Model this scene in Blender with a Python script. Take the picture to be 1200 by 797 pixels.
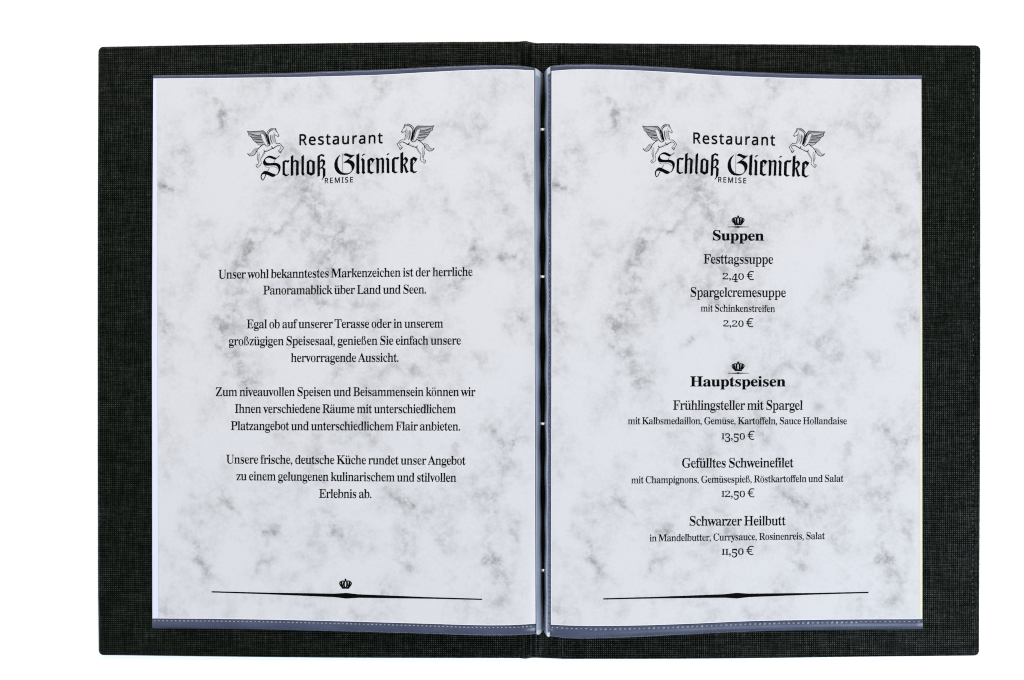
import bpy, math, random
import numpy as np
from mathutils import Vector
from mathutils.geometry import tessellate_polygon

# ------------------------------------------------------------------ camera, light, exposure
for o in list(bpy.data.objects):
    bpy.data.objects.remove(o)
scene = bpy.context.scene
COL = scene.collection
PX = 0.000463            # metres on the tabletop for one pixel of the photograph
CAM_H = 0.90             # height of the lens above the tabletop

cam = bpy.data.cameras.new('camera')
cam.sensor_width = 36.0
cam.lens = 36.0 * CAM_H / (1200 * PX)
cam.clip_start, cam.clip_end = 0.05, 50.0
cam_ob = bpy.data.objects.new('camera', cam)
cam_ob.location = (0, 0, CAM_H)
COL.objects.link(cam_ob)
scene.camera = cam_ob

world = bpy.data.worlds.new('World')
scene.world = world
world.use_nodes = True
bg = world.node_tree.nodes['Background']
bg.inputs['Color'].default_value = (0.95, 0.97, 1.0, 1)
bg.inputs['Strength'].default_value = 0.20


def softbox(name, loc, target, sx, sy, power, colour):
    l = bpy.data.lights.new(name, 'AREA')
    l.shape, l.size, l.size_y, l.energy, l.color = 'RECTANGLE', sx, sy, power, colour
    o = bpy.data.objects.new(name, l)
    o.location = loc
    o.rotation_euler = (Vector(target) - Vector(loc)).to_track_quat('-Z', 'Y').to_euler()
    COL.objects.link(o)


softbox('softbox_top', (-0.10, 1.40, 1.20), (0, 0.12, 0), 1.6, 0.6, 45.5, (1.0, 0.965, 0.915))
softbox('softbox_left', (-2.00, -0.55, 1.05), (0, 0, 0), 0.7, 1.3, 41.0, (0.76, 0.86, 1.0))
softbox('softbox_right', (0.98, -0.74, 1.12), (0.05, -0.05, 0), 0.7, 0.7, 29.5, (0.765, 0.865, 1.0))

scene.cycles.filter_width = 1.1
scene.view_settings.view_transform = 'Standard'
scene.view_settings.look = 'None'
scene.view_settings.exposure = 0.0
scene.view_settings.gamma = 1.0

rnd = random.Random(7)


# ------------------------------------------------------------------ helpers
def at(px, py, z):
    """Where a point seen at (px, py) of the 1200 x 797 photograph lies when it is z metres above the tabletop."""
    k = PX * (CAM_H - z) / CAM_H
    return ((px - 600.0) * k, (398.5 - py) * k, z)


def mesh(name, verts, faces, mats, parent=None, smooth=False, face_mats=None):
    m = bpy.data.meshes.new(name)
    m.from_pydata(verts, [], faces)
    for mt in (mats if isinstance(mats, (list, tuple)) else [mats]):
        m.materials.append(mt)
    if face_mats is not None:
        m.polygons.foreach_set('material_index', face_mats)
    if smooth:
        m.polygons.foreach_set('use_smooth', [True] * len(m.polygons))
    m.update()
    o = bpy.data.objects.new(name, m)
    COL.objects.link(o)
    if parent is not None:
        o.parent = parent
        o.matrix_parent_inverse = parent.matrix_basis.inverted()
    return o


def thing(name, label, cat, loc=(0, 0, 0), group=None):
    o = bpy.data.objects.new(name, None)
    o.empty_display_size = 0.02
    o.location = loc
    COL.objects.link(o)
    o['label'], o['category'] = label, cat
    if group:
        o['group'] = group
    return o


def curve(pts):
    """A smooth function through (x, value) points."""
    xs = np.array([p[0] for p in pts], float)
    ys = np.array([p[1] for p in pts], float)
    d = np.gradient(ys, xs)

    def f(x):
        x = np.clip(np.asarray(x, float), xs[0], xs[-1])
        i = np.clip(np.searchsorted(xs, x) - 1, 0, len(xs) - 2)
        h = xs[i + 1] - xs[i]
        t = (x - xs[i]) / h
        return ((2 * t**3 - 3 * t**2 + 1) * ys[i] + (t**3 - 2 * t**2 + t) * h * d[i]
                + (-2 * t**3 + 3 * t**2) * ys[i + 1] + (t**3 - t**2) * h * d[i + 1])
    return f


def grid(xs_of, ys_of, nu, nv, zf, us=None, vs=None):
    """Vertices and faces of a sheet: column u, row v (both 0..1) -> photo pixel -> point."""
    us = np.linspace(0, 1, nu + 1) if us is None else us
    vs = np.linspace(0, 1, nv + 1) if vs is None else vs
    V, P = [], []
    for v in vs:
        for u in us:
            x = float(xs_of(u, v))
            y = float(ys_of(u, v, x))
            P.append((x, y))
            V.append(at(x, y, float(zf(x, y))))
    nu, nv = len(us) - 1, len(vs) - 1
    w = nu + 1
    F = [(r * w + c, (r + 1) * w + c, (r + 1) * w + c + 1, r * w + c + 1) for r in range(nv) for c in range(nu)]
    return V, F, P


# ------------------------------------------------------------------ materials
def material(name):
    m = bpy.data.materials.new(name)
    m.use_nodes = True
    return m, m.node_tree, m.node_tree.nodes['Principled BSDF']


def plain(name, col, rough=0.5, spec=0.5, metal=0.0):
    m, nt, b = material(name)
    b.inputs['Base Color'].default_value = (*col, 1)
    b.inputs['Roughness'].default_value = rough
    b.inputs['Specular IOR Level'].default_value = spec
    b.inputs['Metallic'].default_value = metal
    return m


def node(nt, kind, **kw):
    n = nt.nodes.new(kind)
    for k, v in kw.items():
        setattr(n, k, v)
    return n


def mathn(nt, op, a, b=None, clamp=False):
    n = nt.nodes.new('ShaderNodeMath')
    n.operation = op
    n.use_clamp = clamp
    for i, v in enumerate((a, b)):
        if v is None:
            continue
        if isinstance(v, (int, float)):
            n.inputs[i].default_value = v
        else:
            nt.links.new(v, n.inputs[i])
    return n.outputs[0]


def noise(nt, vec, scale, detail=2.0, rough=0.5, distort=0.0, squash=None):
    if squash:
        mp = node(nt, 'ShaderNodeMapping')
        mp.inputs['Scale'].default_value = squash
        nt.links.new(vec, mp.inputs['Vector'])
        vec = mp.outputs[0]
    n = node(nt, 'ShaderNodeTexNoise')
    n.inputs['Scale'].default_value = scale
    n.inputs['Detail'].default_value = detail
    n.inputs['Roughness'].default_value = rough
    n.inputs['Distortion'].default_value = distort
    nt.links.new(vec, n.inputs['Vector'])
    return n.outputs['Fac']


def ramp(nt, fac, stops):
    r = node(nt, 'ShaderNodeValToRGB')
    el = r.color_ramp.elements
    while len(el) < len(stops):
        el.new(0.5)
    for e, (p, c) in zip(el, stops):
        e.position = p
        e.color = (*c, 1) if len(c) == 3 else c
    nt.links.new(fac, r.inputs[0])
    return r.outputs[0]


def linen():
    m, nt, b = material('black_linen_cloth')
    tc = node(nt, 'ShaderNodeTexCoord').outputs['Object']
    sep = node(nt, 'ShaderNodeSeparateXYZ')
    nt.links.new(tc, sep.inputs[0])
    k = 2 * math.pi / 0.00108
    wob_x = mathn(nt, 'MULTIPLY', noise(nt, tc, 90, 3, 0.6, squash=(1, 0.2, 1)), 9.0)
    wob_y = mathn(nt, 'MULTIPLY', noise(nt, tc, 90, 3, 0.6, squash=(0.2, 1, 1)), 9.0)
    sx = mathn(nt, 'SINE', mathn(nt, 'ADD', mathn(nt, 'MULTIPLY', sep.outputs[0], k), wob_x))
    sy = mathn(nt, 'SINE', mathn(nt, 'ADD', mathn(nt, 'MULTIPLY', sep.outputs[1], k), wob_y))
    # warp and weft: threads of uneven thickness, seen as streaks along x and along y
    st_x = noise(nt, tc, 700, 2, 0.6, squash=(1, 0.12, 1))
    st_y = noise(nt, tc, 700, 2, 0.6, squash=(0.12, 1, 1))
    slub = noise(nt, tc, 620, 3, 0.65)
    weave = mathn(nt, 'ADD', mathn(nt, 'MULTIPLY', mathn(nt, 'ADD', sx, 1.0), mathn(nt, 'ADD', sy, 1.0)), 0.0)   # 0..4 at crossings
    h = mathn(nt, 'ADD', mathn(nt, 'MULTIPLY', weave, 0.150),
              mathn(nt, 'ADD', mathn(nt, 'MULTIPLY', st_x, 0.60), mathn(nt, 'MULTIPLY', st_y, 0.60)))
    h = mathn(nt, 'ADD', h, mathn(nt, 'MULTIPLY', slub, 0.60))
    worn = noise(nt, tc, 14, 3, 0.6)
    col = ramp(nt, mathn(nt, 'MULTIPLY', h, 0.55), [(0.42, (0.0008, 0.0016, 0.0007)), (0.60, (0.0023, 0.0038, 0.0020)),
                                                    (0.74, (0.0045, 0.0062, 0.0042)), (0.92, (0.0100, 0.0120, 0.0082))])  # thread highlights and darker gaps painted into the colour by weave height
    nt.links.new(col, b.inputs['Base Color'])
    bp = node(nt, 'ShaderNodeBump')
    bp.inputs['Strength'].default_value = 0.8
    bp.inputs['Distance'].default_value = 0.00022
    nt.links.new(h, bp.inputs['Height'])
    nt.links.new(bp.outputs[0], b.inputs['Normal'])
    nt.links.new(mathn(nt, 'ADD', mathn(nt, 'MULTIPLY', worn, 0.16), 0.32), b.inputs['Roughness'])
    gl = ramp(nt, mathn(nt, 'MULTIPLY', h, 0.55), [(0.50, (0.02, 0.02, 0.02)), (0.68, (0.10, 0.10, 0.10)), (0.92, (0.55, 0.55, 0.55))])
    nt.links.new(gl, b.inputs['Specular IOR Level'])
    return m


def marbled():
    m, nt, b = material('grey_marbled_paper')
    tc = node(nt, 'ShaderNodeTexCoord').outputs['UV']
    at_ = node(nt, 'ShaderNodeAttribute', attribute_name='marble_density')
    fine = noise(nt, tc, 40, 9, 0.72, 0.15)
    mid = noise(nt, tc, 9, 6, 0.64, 0.25, squash=(1.0, 0.8, 1))
    grain = noise(nt, tc, 150, 3, 0.7)
    f1 = ramp(nt, fine, [(0.43, (0, 0, 0)), (0.63, (1, 1, 1))])
    f2 = ramp(nt, mid, [(0.45, (0, 0, 0)), (0.74, (1, 1, 1))])
    dens = mathn(nt, 'MULTIPLY', at_.outputs['Fac'], mathn(nt, 'ADD', mathn(nt, 'MULTIPLY', f1, 0.86), 0.13))
    cloud = mathn(nt, 'MULTIPLY', f2, mathn(nt, 'ADD', mathn(nt, 'MULTIPLY', f1, 0.40), 0.10))
    fac = mathn(nt, 'ADD', mathn(nt, 'ADD', dens, cloud), mathn(nt, 'MULTIPLY', mathn(nt, 'SUBTRACT', grain, 0.5), 0.20), clamp=True)
    col = ramp(nt, fac, [(0.0, (0.442, 0.432, 0.434)), (0.5, (0.262, 0.257, 0.257)), (1.0, (0.155, 0.156, 0.158))])
    nt.links.new(col, b.inputs['Base Color'])
    b.inputs['Roughness'].default_value = 0.20
    b.inputs['Specular IOR Level'].default_value = 0.35
    bp = node(nt, 'ShaderNodeBump')
    bp.inputs['Strength'].default_value = 0.10
    bp.inputs['Distance'].default_value = 0.0004
    nt.links.new(noise(nt, tc, 5, 2), bp.inputs['Height'])
    nt.links.new(bp.outputs[0], b.inputs['Normal'])
    return m


def film(name, c0, c1, rough, clear, streak):
    """Blue-grey plastic film: cloudy body with streaks, partly seen through."""
    m, nt, b = material(name)
    tc = node(nt, 'ShaderNodeTexCoord').outputs['Object']
    n = noise(nt, tc, 220, 4, 0.6, squash=streak)
    nt.links.new(ramp(nt, n, [(0.3, c0), (0.7, c1)]), b.inputs['Base Color'])
    b.inputs['Roughness'].default_value = rough
    b.inputs['Specular IOR Level'].default_value = 0.5
    bp = node(nt, 'ShaderNodeBump')
    bp.inputs['Strength'].default_value = 0.25
    bp.inputs['Distance'].default_value = 0.0004
    nt.links.new(noise(nt, tc, 90, 2, squash=streak), bp.inputs['Height'])
    nt.links.new(bp.outputs[0], b.inputs['Normal'])
    tr = node(nt, 'ShaderNodeBsdfTransparent')
    tr.inputs[0].default_value = (0.80, 0.84, 0.95, 1)
    mx = node(nt, 'ShaderNodeMixShader')
    mx.inputs[0].default_value = clear
    out = nt.nodes['Material Output']
    nt.links.new(b.outputs[0], mx.inputs[1])
    nt.links.new(tr.outputs[0], mx.inputs[2])
    nt.links.new(mx.outputs[0], out.inputs['Surface'])
    return m


M_TABLE = plain('white_tabletop', (0.93, 0.93, 0.93), 0.7, 0.2)
M_LINEN = linen()
M_PAPER = marbled()
M_MARGIN = plain('pale_paper_rim', (0.50, 0.50, 0.51), 0.5, 0.3)  # slightly paler rim along head, foot and gutter edge
M_WHITE = plain('white_paper', (0.475, 0.475, 0.545), 0.4, 0.4)
M_CREAM = plain('cream_paper', (0.48, 0.46, 0.335), 0.5, 0.3)
M_INK = plain('black_printing_ink', (0.0012, 0.0012, 0.0014), 0.6, 0.02)
M_GREYINK = plain('grey_printing_ink', (0.11, 0.11, 0.115), 0.6, 0.1)
M_PALEINK = plain('pale_grey_printing_ink', (0.27, 0.27, 0.275), 0.6, 0.1)
M_FILM = film('blue_grey_film', (0.050, 0.058, 0.100), (0.082, 0.094, 0.152), 0.33, 0.34, (0.2, 1, 1))
M_GUTTER = film('pale_film_edge', (0.115, 0.135, 0.180), (0.27, 0.30, 0.37), 0.30, 0.08, (1, 0.06, 1))
M_WELD = plain('clear_plastic_weld', (0.11, 0.125, 0.175), 0.3, 0.5)
M_TIP_GLINT = plain('film_tip_glint', (0.33, 0.36, 0.40), 0.25, 0.5)  # paler colour paints the glints on the ends of the gutter folds
M_METAL = plain('pale_metal_ring', (0.72, 0.66, 0.61), 0.38, 0.6, 0.35)
M_STITCH = plain('grey_worn_thread', (0.11, 0.11, 0.10), 0.7, 0.2)

# ------------------------------------------------------------------ the setting
tt = mesh('tabletop', [(-2.5, -2.5, 0), (2.5, -2.5, 0), (2.5, 2.5, 0), (-2.5, 2.5, 0)], [(0, 1, 2, 3)], M_TABLE)
tt['kind'] = 'structure'

# ------------------------------------------------------------------ the folder: two boards and a spine in black linen
folder = thing('menu_folder', 'open black linen covered menu folder lying on the white tabletop', 'menu folder')
Z0, Z1 = 0.0, 0.0032


def corner(cx, cy, r, a0, a1, n=7):
    return [(cx + r * math.cos(math.radians(a0 + (a1 - a0) * i / n)), cy + r * math.sin(math.radians(a0 + (a1 - a0) * i / n)))
            for i in range(n + 1)]


def along(pts, n=14):
    """More points on an outline's run, eased so that it bows gently."""
    f = curve(sorted(pts))
    return [(x, float(f(x))) for x in np.linspace(pts[0][0], pts[-1][0], n)]


def board(outline, parent):
    """A covered board from its outline in photo pixels (clockwise seen from above): wall, rounded edge, flat top."""
    P = np.array(outline)
    c = P.mean(0)
    n = len(P)
    V, F = [], []
    rings = [(0.3, Z0 + 0.0002), (0.0, Z0 + 0.0012), (0.0, Z1 - 0.0012), (0.5, Z1 - 0.0005), (1.5, Z1 - 0.0001), (2.6, Z1)]
    t = np.roll(P, -1, 0) - np.roll(P, 1, 0)
    t /= np.linalg.norm(t, axis=1)[:, None] + 1e-9
    nr = np.stack([-t[:, 1], t[:, 0]], 1)
    nr[np.sum(nr * (c - P), 1) < 0] *= -1
    for inset, z in rings:
        for p in P + nr * inset:
            V.append(at(p[0], p[1], z))
    for r in range(len(rings) - 1):
        for i in range(n):
            j = (i + 1) % n
            F.append((r * n + i, r * n + j, (r + 1) * n + j, (r + 1) * n + i))
    top = [(len(rings) - 1) * n + i for i in range(n)]
    F.append(tuple(top))
    o = mesh('cover_board', V, F, M_LINEN, parent, smooth=True)
    o.data.polygons[len(F) - 1].use_smooth = False
    a = o.data.polygons[len(F) - 1].normal.z
    if a < 0:
        o.data.flip_normals()
    return o


left = (corner(121.5, 61, 6.3, 180, 262) + along([(126, 54.8), (250, 52.6), (400, 50.4), (500, 49.4), (611, 48.8)])
        + along([(611, 771.2), (500, 771.1), (400, 770.8), (250, 769.4), (128, 767.8)])
        + corner(121.5, 762, 5.8, 98, 180) + [(114.9, 690), (114.5, 560), (114.4, 400), (114.5, 250), (115.0, 120)])
right = ([(659, 50.5)] + along([(662, 50.6), (800, 51.4), (1000, 52.5), (1141, 53.2)]) + corner(1143, 59.2, 6.0, -88, 0)
         + [(1148.7, 120), (1148.9, 250), (1148.9, 400), (1148.4, 560), (1147.6, 700)] + corner(1141.5, 762.5, 5.8, 0, 86)
         + along([(1138, 768.4), (1000, 769.8), (880, 771.4), (760, 772.2), (659, 772.2)]))
board(left, folder)
board(right, folder)

# spine: a raised ridge, the sunk hinge with creases, and the fold beside the second board
prof = [(609.5, .0031), (612, .0035), (614, .0046), (616.5, .0052), (619, .0044), (621, .0031), (624, .0025), (627, .0027), (629, .0023),
        (632, .0025), (634.5, .0021), (640, .0020), (646, .0020), (652, .0021), (655, .0025), (657, .0035), (658.5, .0037), (661, .0033)]
sx_ = []
for (xa, _), (xb, _) in zip(prof[:-1], prof[1:]):
    sx_ += list(np.linspace(xa, xb, 4)[:-1])
sx_.append(prof[-1][0])
zp = curve(prof)
top_y = curve([(609, 48.8), (613, 48.2), (617, 48.2), (620, 48.9), (625, 50.0), (640, 50.4), (661, 50.5)])
bot_y = curve([(609, 771.2), (613, 771.9), (617, 771.9), (621, 771.2), (640, 771.4), (661, 772.2)])
V, F = [], []
rows = [0.0, 0.002, 0.006] + list(np.linspace(0.02, 0.98, 30)) + [0.994, 0.998, 1.0]
for v in rows:
    edge = max(0.0, 1 - min(v, 1 - v) / 0.006)
    for x in sx_:
        y = float(top_y(x)) * (1 - v) + float(bot_y(x)) * v
        V.append(at(x, y, float(zp(x)) - 0.0014 * edge ** 2))
w = len(sx_)
for r in range(len(rows) - 1):
    for c in range(w - 1):
        F.append((r * w + c, (r + 1) * w + c, (r + 1) * w + c + 1, r * w + c + 1))
b0 = len(V)
for v in (0, len(rows) - 1):
    for c in range(w):
        V.append((V[v * w + c][0], V[v * w + c][1], 0.0003))
for c in range(w - 1):
    F.append((b0 + c, c, c + 1, b0 + c + 1))
    q = (len(rows) - 1) * w
    F.append((q + c, b0 + w + c, b0 + w + c + 1, q + c + 1))
mesh('spine', V, F, M_LINEN, folder, smooth=True)

# turned-in edge of the cloth along the outer side of the second board, with its worn stitches
hem_x = [1140.6, 1141.3, 1142.3, 1144.0, 1145.6, 1146.3]
hem_z = [Z1 - .0001, Z1 + .00025, Z1 + .00045, Z1 + .00045, Z1 + .0002, Z1 - .0003]
V, F = [], []
ys = np.linspace(60, 762, 60)
for y in ys:
    sh = -0.9 * max(0, (y - 400) / 370)
    for x, z in zip(hem_x, hem_z):
        V.append(at(x + sh, y, z))
for r in range(len(ys) - 1):
    for c in range(5):
        F.append((r * 6 + c, (r + 1) * 6 + c, (r + 1) * 6 + c + 1, r * 6 + c + 1))
HEM_V, HEM_F = V, F


def bits(name, items, mat, parent, height, V0=(), F0=()):
    """Small low mounds, each a rhombus with a raised middle: (px, py, half length, half width, angle, base z)."""
    V, F = list(V0), list(F0)
    for (x, y, a, b, ang, z) in items:
        ca, sa = math.cos(ang), math.sin(ang)
        n0 = len(V)
        for q, zz in (((-1, 0), 0), ((-.6, -1), 0), ((.6, -1), 0), ((1, 0), 0), ((.6, 1), 0), ((-.6, 1), 0),
                      ((-.5, 0), height), ((.5, 0), height)):
            dx, dy = q[0] * a, q[1] * b
            V.append(at(x + dx * ca - dy * sa, y + dx * sa + dy * ca, z + zz))
        F += [tuple(n0 + i for i in f) for f in ((0, 6, 1), (1, 6, 7, 2), (2, 7, 3), (3, 7, 4), (4, 7, 6, 5), (5, 6, 0))]
    return mesh(name, V, F, mat, parent, False, [0 if i < len(F0) else len(F0) and 1 for i in range(len(F))])


st = []
y = 62.0
while y < 752:
    if (y < 120 and rnd.random() < .6) or (y > 560 and rnd.random() < .85) or rnd.random() < .30:
        sh = -0.9 * max(0, (y - 400) / 370)
        L = rnd.uniform(.5, 1.2)
        for s in (-1, 1):
            st.append((1140.7 + sh + rnd.uniform(-.3, .3), y + s * L * .5, L, .25, s * rnd.uniform(.5, .9), Z1 + .0002))
    y += rnd.uniform(4.5, 8)
hem = bits('cloth_hem', st, [M_LINEN, M_STITCH], folder, .00012, HEM_V, HEM_F)

# ------------------------------------------------------------------ how the two page stacks bow up towards the gutter
MM = 0.001
z_left = curve([(170, 4.7 * MM), (240, 5.1 * MM), (300, 6.4 * MM), (400, 9.6 * MM), (500, 13.6 * MM), (560, 15.4 * MM), (600, 15.6 * MM), (618, 15.0 * MM),
                (630, 13.6 * MM)])
z_right = curve([(640, 13.6 * MM), (650, 15.0 * MM), (672, 15.8 * MM), (710, 15.2 * MM), (780, 12.4 * MM), (880, 8.6 * MM), (980, 6.3 * MM), (1040, 5.1 * MM),
                 (1090, 4.7 * MM)])
# outlines in photo pixels: outer film edges and the printed papers
L_ft = curve([(177, 88), (250, 87.4), (300, 86.4), (350, 85.0), (400, 83.1), (450, 81.4), (500, 79.0), (550, 77.0), (600, 76.7), (615, 77.6), (628, 80.0)])
L_pt = curve([(177, 92), (250, 91.4), (300, 90.9), (350, 90.2), (400, 89.0), (450, 87.4), (500, 84.6), (550, 82.2), (600, 81.3), (628, 82.6)])
L_pb = curve([(177, 724.8), (250, 725.3), (300, 726.0), (400, 728.2), (500, 731.0), (570, 732.8), (600, 732.6), (628, 731.0)])
L_fb = curve([(177, 736.6), (250, 736.9), (300, 737.6), (400, 740.0), (500, 742.6), (570, 744.6), (610, 744.2), (628, 743.0)])
R_ft = curve([(643, 78.0), (650, 76.8), (680, 75.8), (720, 76.2), (780, 78.8), (850, 83.0), (900, 85.2), (960, 87.0), (1020, 87.9), (1082, 88.2)])
R_pt = curve([(643, 83.6), (660, 82.0), (710, 81.4), (780, 84.2), (850, 88.6), (900, 90.6), (960, 92.0), (1020, 92.8), (1082, 93.0)])
R_pb = curve([(643, 732.0), (670, 733.2), (700, 733.6), (750, 733.0), (800, 731.4), (880, 728.0), (960, 726.4), (1082, 725.6)])
R_fb = curve([(643, 745.2), (660, 747.4), (720, 747.4), (800, 743.8), (880, 740.2), (960, 738.4), (1082, 737.6)])


def line_x(pts):
    ys_, xs_ = [p[0] for p in pts], [p[1] for p in pts]
    return lambda y: np.interp(y, ys_, xs_)


SIDES = {
    'left': dict(z=z_left, ft=L_ft, pt=L_pt, pb=L_pb, fb=L_fb,
                 px0=line_x([(90, 184.0), (400, 184.6), (725, 186.0)]), px1=line_x([(80, 626.0), (400, 626.6), (732, 627.6)]),
                 fx0=line_x([(88, 179.2), (400, 177.8), (737, 178.3)]), fx1=line_x([(80, 627.6), (400, 627.8), (743, 629.0)])),
    'right': dict(z=z_right, ft=R_ft, pt=R_pt, pb=R_pb, fb=R_fb,
                  px0=line_x([(82, 646.3), (400, 646.2), (732, 645.6)]), px1=line_x([(93, 1079.4), (400, 1077.9), (726, 1077.0)]),
                  fx0=line_x([(78, 645.0), (400, 645.0), (745, 644.4)]), fx1=line_x([(88, 1080.3), (400, 1081.0), (738, 1081.3)])),
}

# marble veins of the printed paper, the same print on both sheets: x, y, length, width, angle, strength
VEINS = []
for s in '''215 150 95 26 55 .75|60 355 60 14 -15 .9|100 270 110 34 85 .3|400 85 60 13 -60 .42|470 85 60 30 0 .25|420 290 120 45 75 .45|470 400 130 55 70 .5
540 490 110 70 20 .5|280 520 90 20 -70 .8|355 475 60 12 -30 .65|500 560 100 38 20 .4|460 640 120 45 45 .45|650 85 60 16 -40 .4|640 50 40 14 -60 .4
690 430 40 14 -40 .55|820 380 70 18 60 .5|905 510 90 22 85 .8|980 540 80 14 20 .55|865 610 80 18 -60 .65|1050 300 90 22 70 .6|930 180 60 16 -50 .35
850 180 50 26 30 .3|210 740 100 24 -70 .65|60 740 70 22 60 .6|250 640 100 38 -60 .42|760 770 100 36 30 .4|1040 720 80 28 60 .42|420 770 60 15 -40 .5
590 670 60 40 0 .35|140 460 60 40 60 .28|150 560 70 40 70 .28|330 60 50 20 30 .22|150 90 60 20 60 .2|760 300 60 24 50 .25|620 260 60 30 40 .28|1000 420 60 20 60 .3'''.replace('\n', '|').split('|'):
    x, y, l, wd, a, k = map(float, s.split())
    VEINS.append((170 + x / 2.345, 70 + y / 2.345, l / 2.345, wd / 2.345, a, k))
for s in '''240 60 110 28 60 .55|270 110 40 20 0 .4|500 100 80 15 -55 .5|540 60 50 28 20 .4|700 70 100 38 20 .4|900 50 60 28 40 .45|985 265 60 17 -15 .75|930 240 60 24 20 .4
830 280 70 12 -60 .45|230 440 80 15 65 .5|340 500 50 13 -20 .7|310 520 100 24 80 .45|460 350 90 20 60 .4|500 490 90 24 60 .5|690 430 100 15 35 .7|700 530 110 24 80 .5
700 605 60 28 20 .4|790 545 30 15 10 .65|930 455 80 14 70 .55|930 580 80 28 50 .75|150 580 100 13 75 .75|310 600 60 14 -50 .6|985 510 60 14 70 .4|50 350 60 38 80 .3
60 730 40 20 30 .4|310 720 60 12 -70 .45|560 720 40 20 20 .35|860 700 60 28 40 .3|760 180 70 26 60 .28|600 250 70 26 50 .28|400 660 60 20 40 .25|640 660 70 20 -60 .3'''.replace('\n', '|').split('|'):
    x, y, l, wd, a, k = map(float, s.split())
    VEINS.append((170 + x / 2.277, 400 + y / 2.277, l / 2.277, wd / 2.277, a, k))


def density(P, dx, dy):
    P = np.asarray(P) - (dx, dy)
    d = np.zeros(len(P))
    wob = 3.0 * np.sin(P[:, 0] * .21 + 1.3 * np.sin(P[:, 1] * .13)) + 3.0 * np.sin(P[:, 1] * .17 + 1.7 * np.sin(P[:, 0] * .11))
    for x, y, l, wd, a, k in VEINS:
        ca, sa = math.cos(math.radians(a)), math.sin(math.radians(a))
        u = (P[:, 0] - x) * ca + (P[:, 1] - y) * sa
        v = -(P[:, 0] - x) * sa + (P[:, 1] - y) * ca + wob
        d += k * (0.75 * np.exp(-(u / (l * .5)) ** 2 - (v / (wd * .55)) ** 2) + 0.30 * np.exp(-(u / (l * .85)) ** 2 - (v / (wd * 1.5)) ** 2))
    return np.clip(d, 0, 1.2)


def sheet_grid(S, inset_left=0.0, stretch=None, dz=0.0, nu=112, nv=160):
    x0, x1 = S['px0'], S['px1']
    if stretch:
        x0, x1 = stretch
    du, dv = 0.8 / 442, 0.8 / 642
    us = np.concatenate([[0, du], np.linspace(du, 1 - du, nu + 1)[1:-1], [1 - du, 1]])
    vs = np.concatenate([[0, dv], np.linspace(dv, 1 - dv, nv + 1)[1:-1], [1 - dv, 1]])

    def xs_of(u, v):
        yy = 90 + 640 * v
        return x0(yy) * (1 - u) + x1(yy) * u
    return grid(xs_of, lambda u, v, x: S['pt'](x) * (1 - v) + S['pb'](x) * v, nu, nv, lambda x, y: S['z'](x) + dz, us, vs), us, vs


INK_N = [0]


def make_sheet(side, label, dx, dy):
    S = SIDES[side]
    root = thing('menu_sheet', label, 'menu page', at(405 if side == 'left' else 863, 410, 0.0), 'printed menu sheets in the folder')
    (V, F, P), us, vs = sheet_grid(S)
    nu, nv = len(us) - 1, len(vs) - 1
    fm = [1 if (r in (0, nv - 1) or (c == (nu - 1 if side == 'left' else 0))) else 0 for r in range(nv) for c in range(nu)]
    o = mesh('paper', V, F, [M_PAPER, M_MARGIN], root, True, fm)
    at_ = o.data.attributes.new('marble_density', 'FLOAT', 'POINT')
    at_.data.foreach_set('value', density(P, dx, dy).astype(np.float32))
    uv = o.data.uv_layers.new(name='UVMap')
    PA = (np.array(P) - (dx, dy) - (184, 90)) / 640.0
    idx = np.zeros(len(o.data.loops), np.int32)
    o.data.loops.foreach_get('vertex_index', idx)
    uv.data.foreach_set('uv', PA[idx].astype(np.float32).ravel())
    return root


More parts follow.
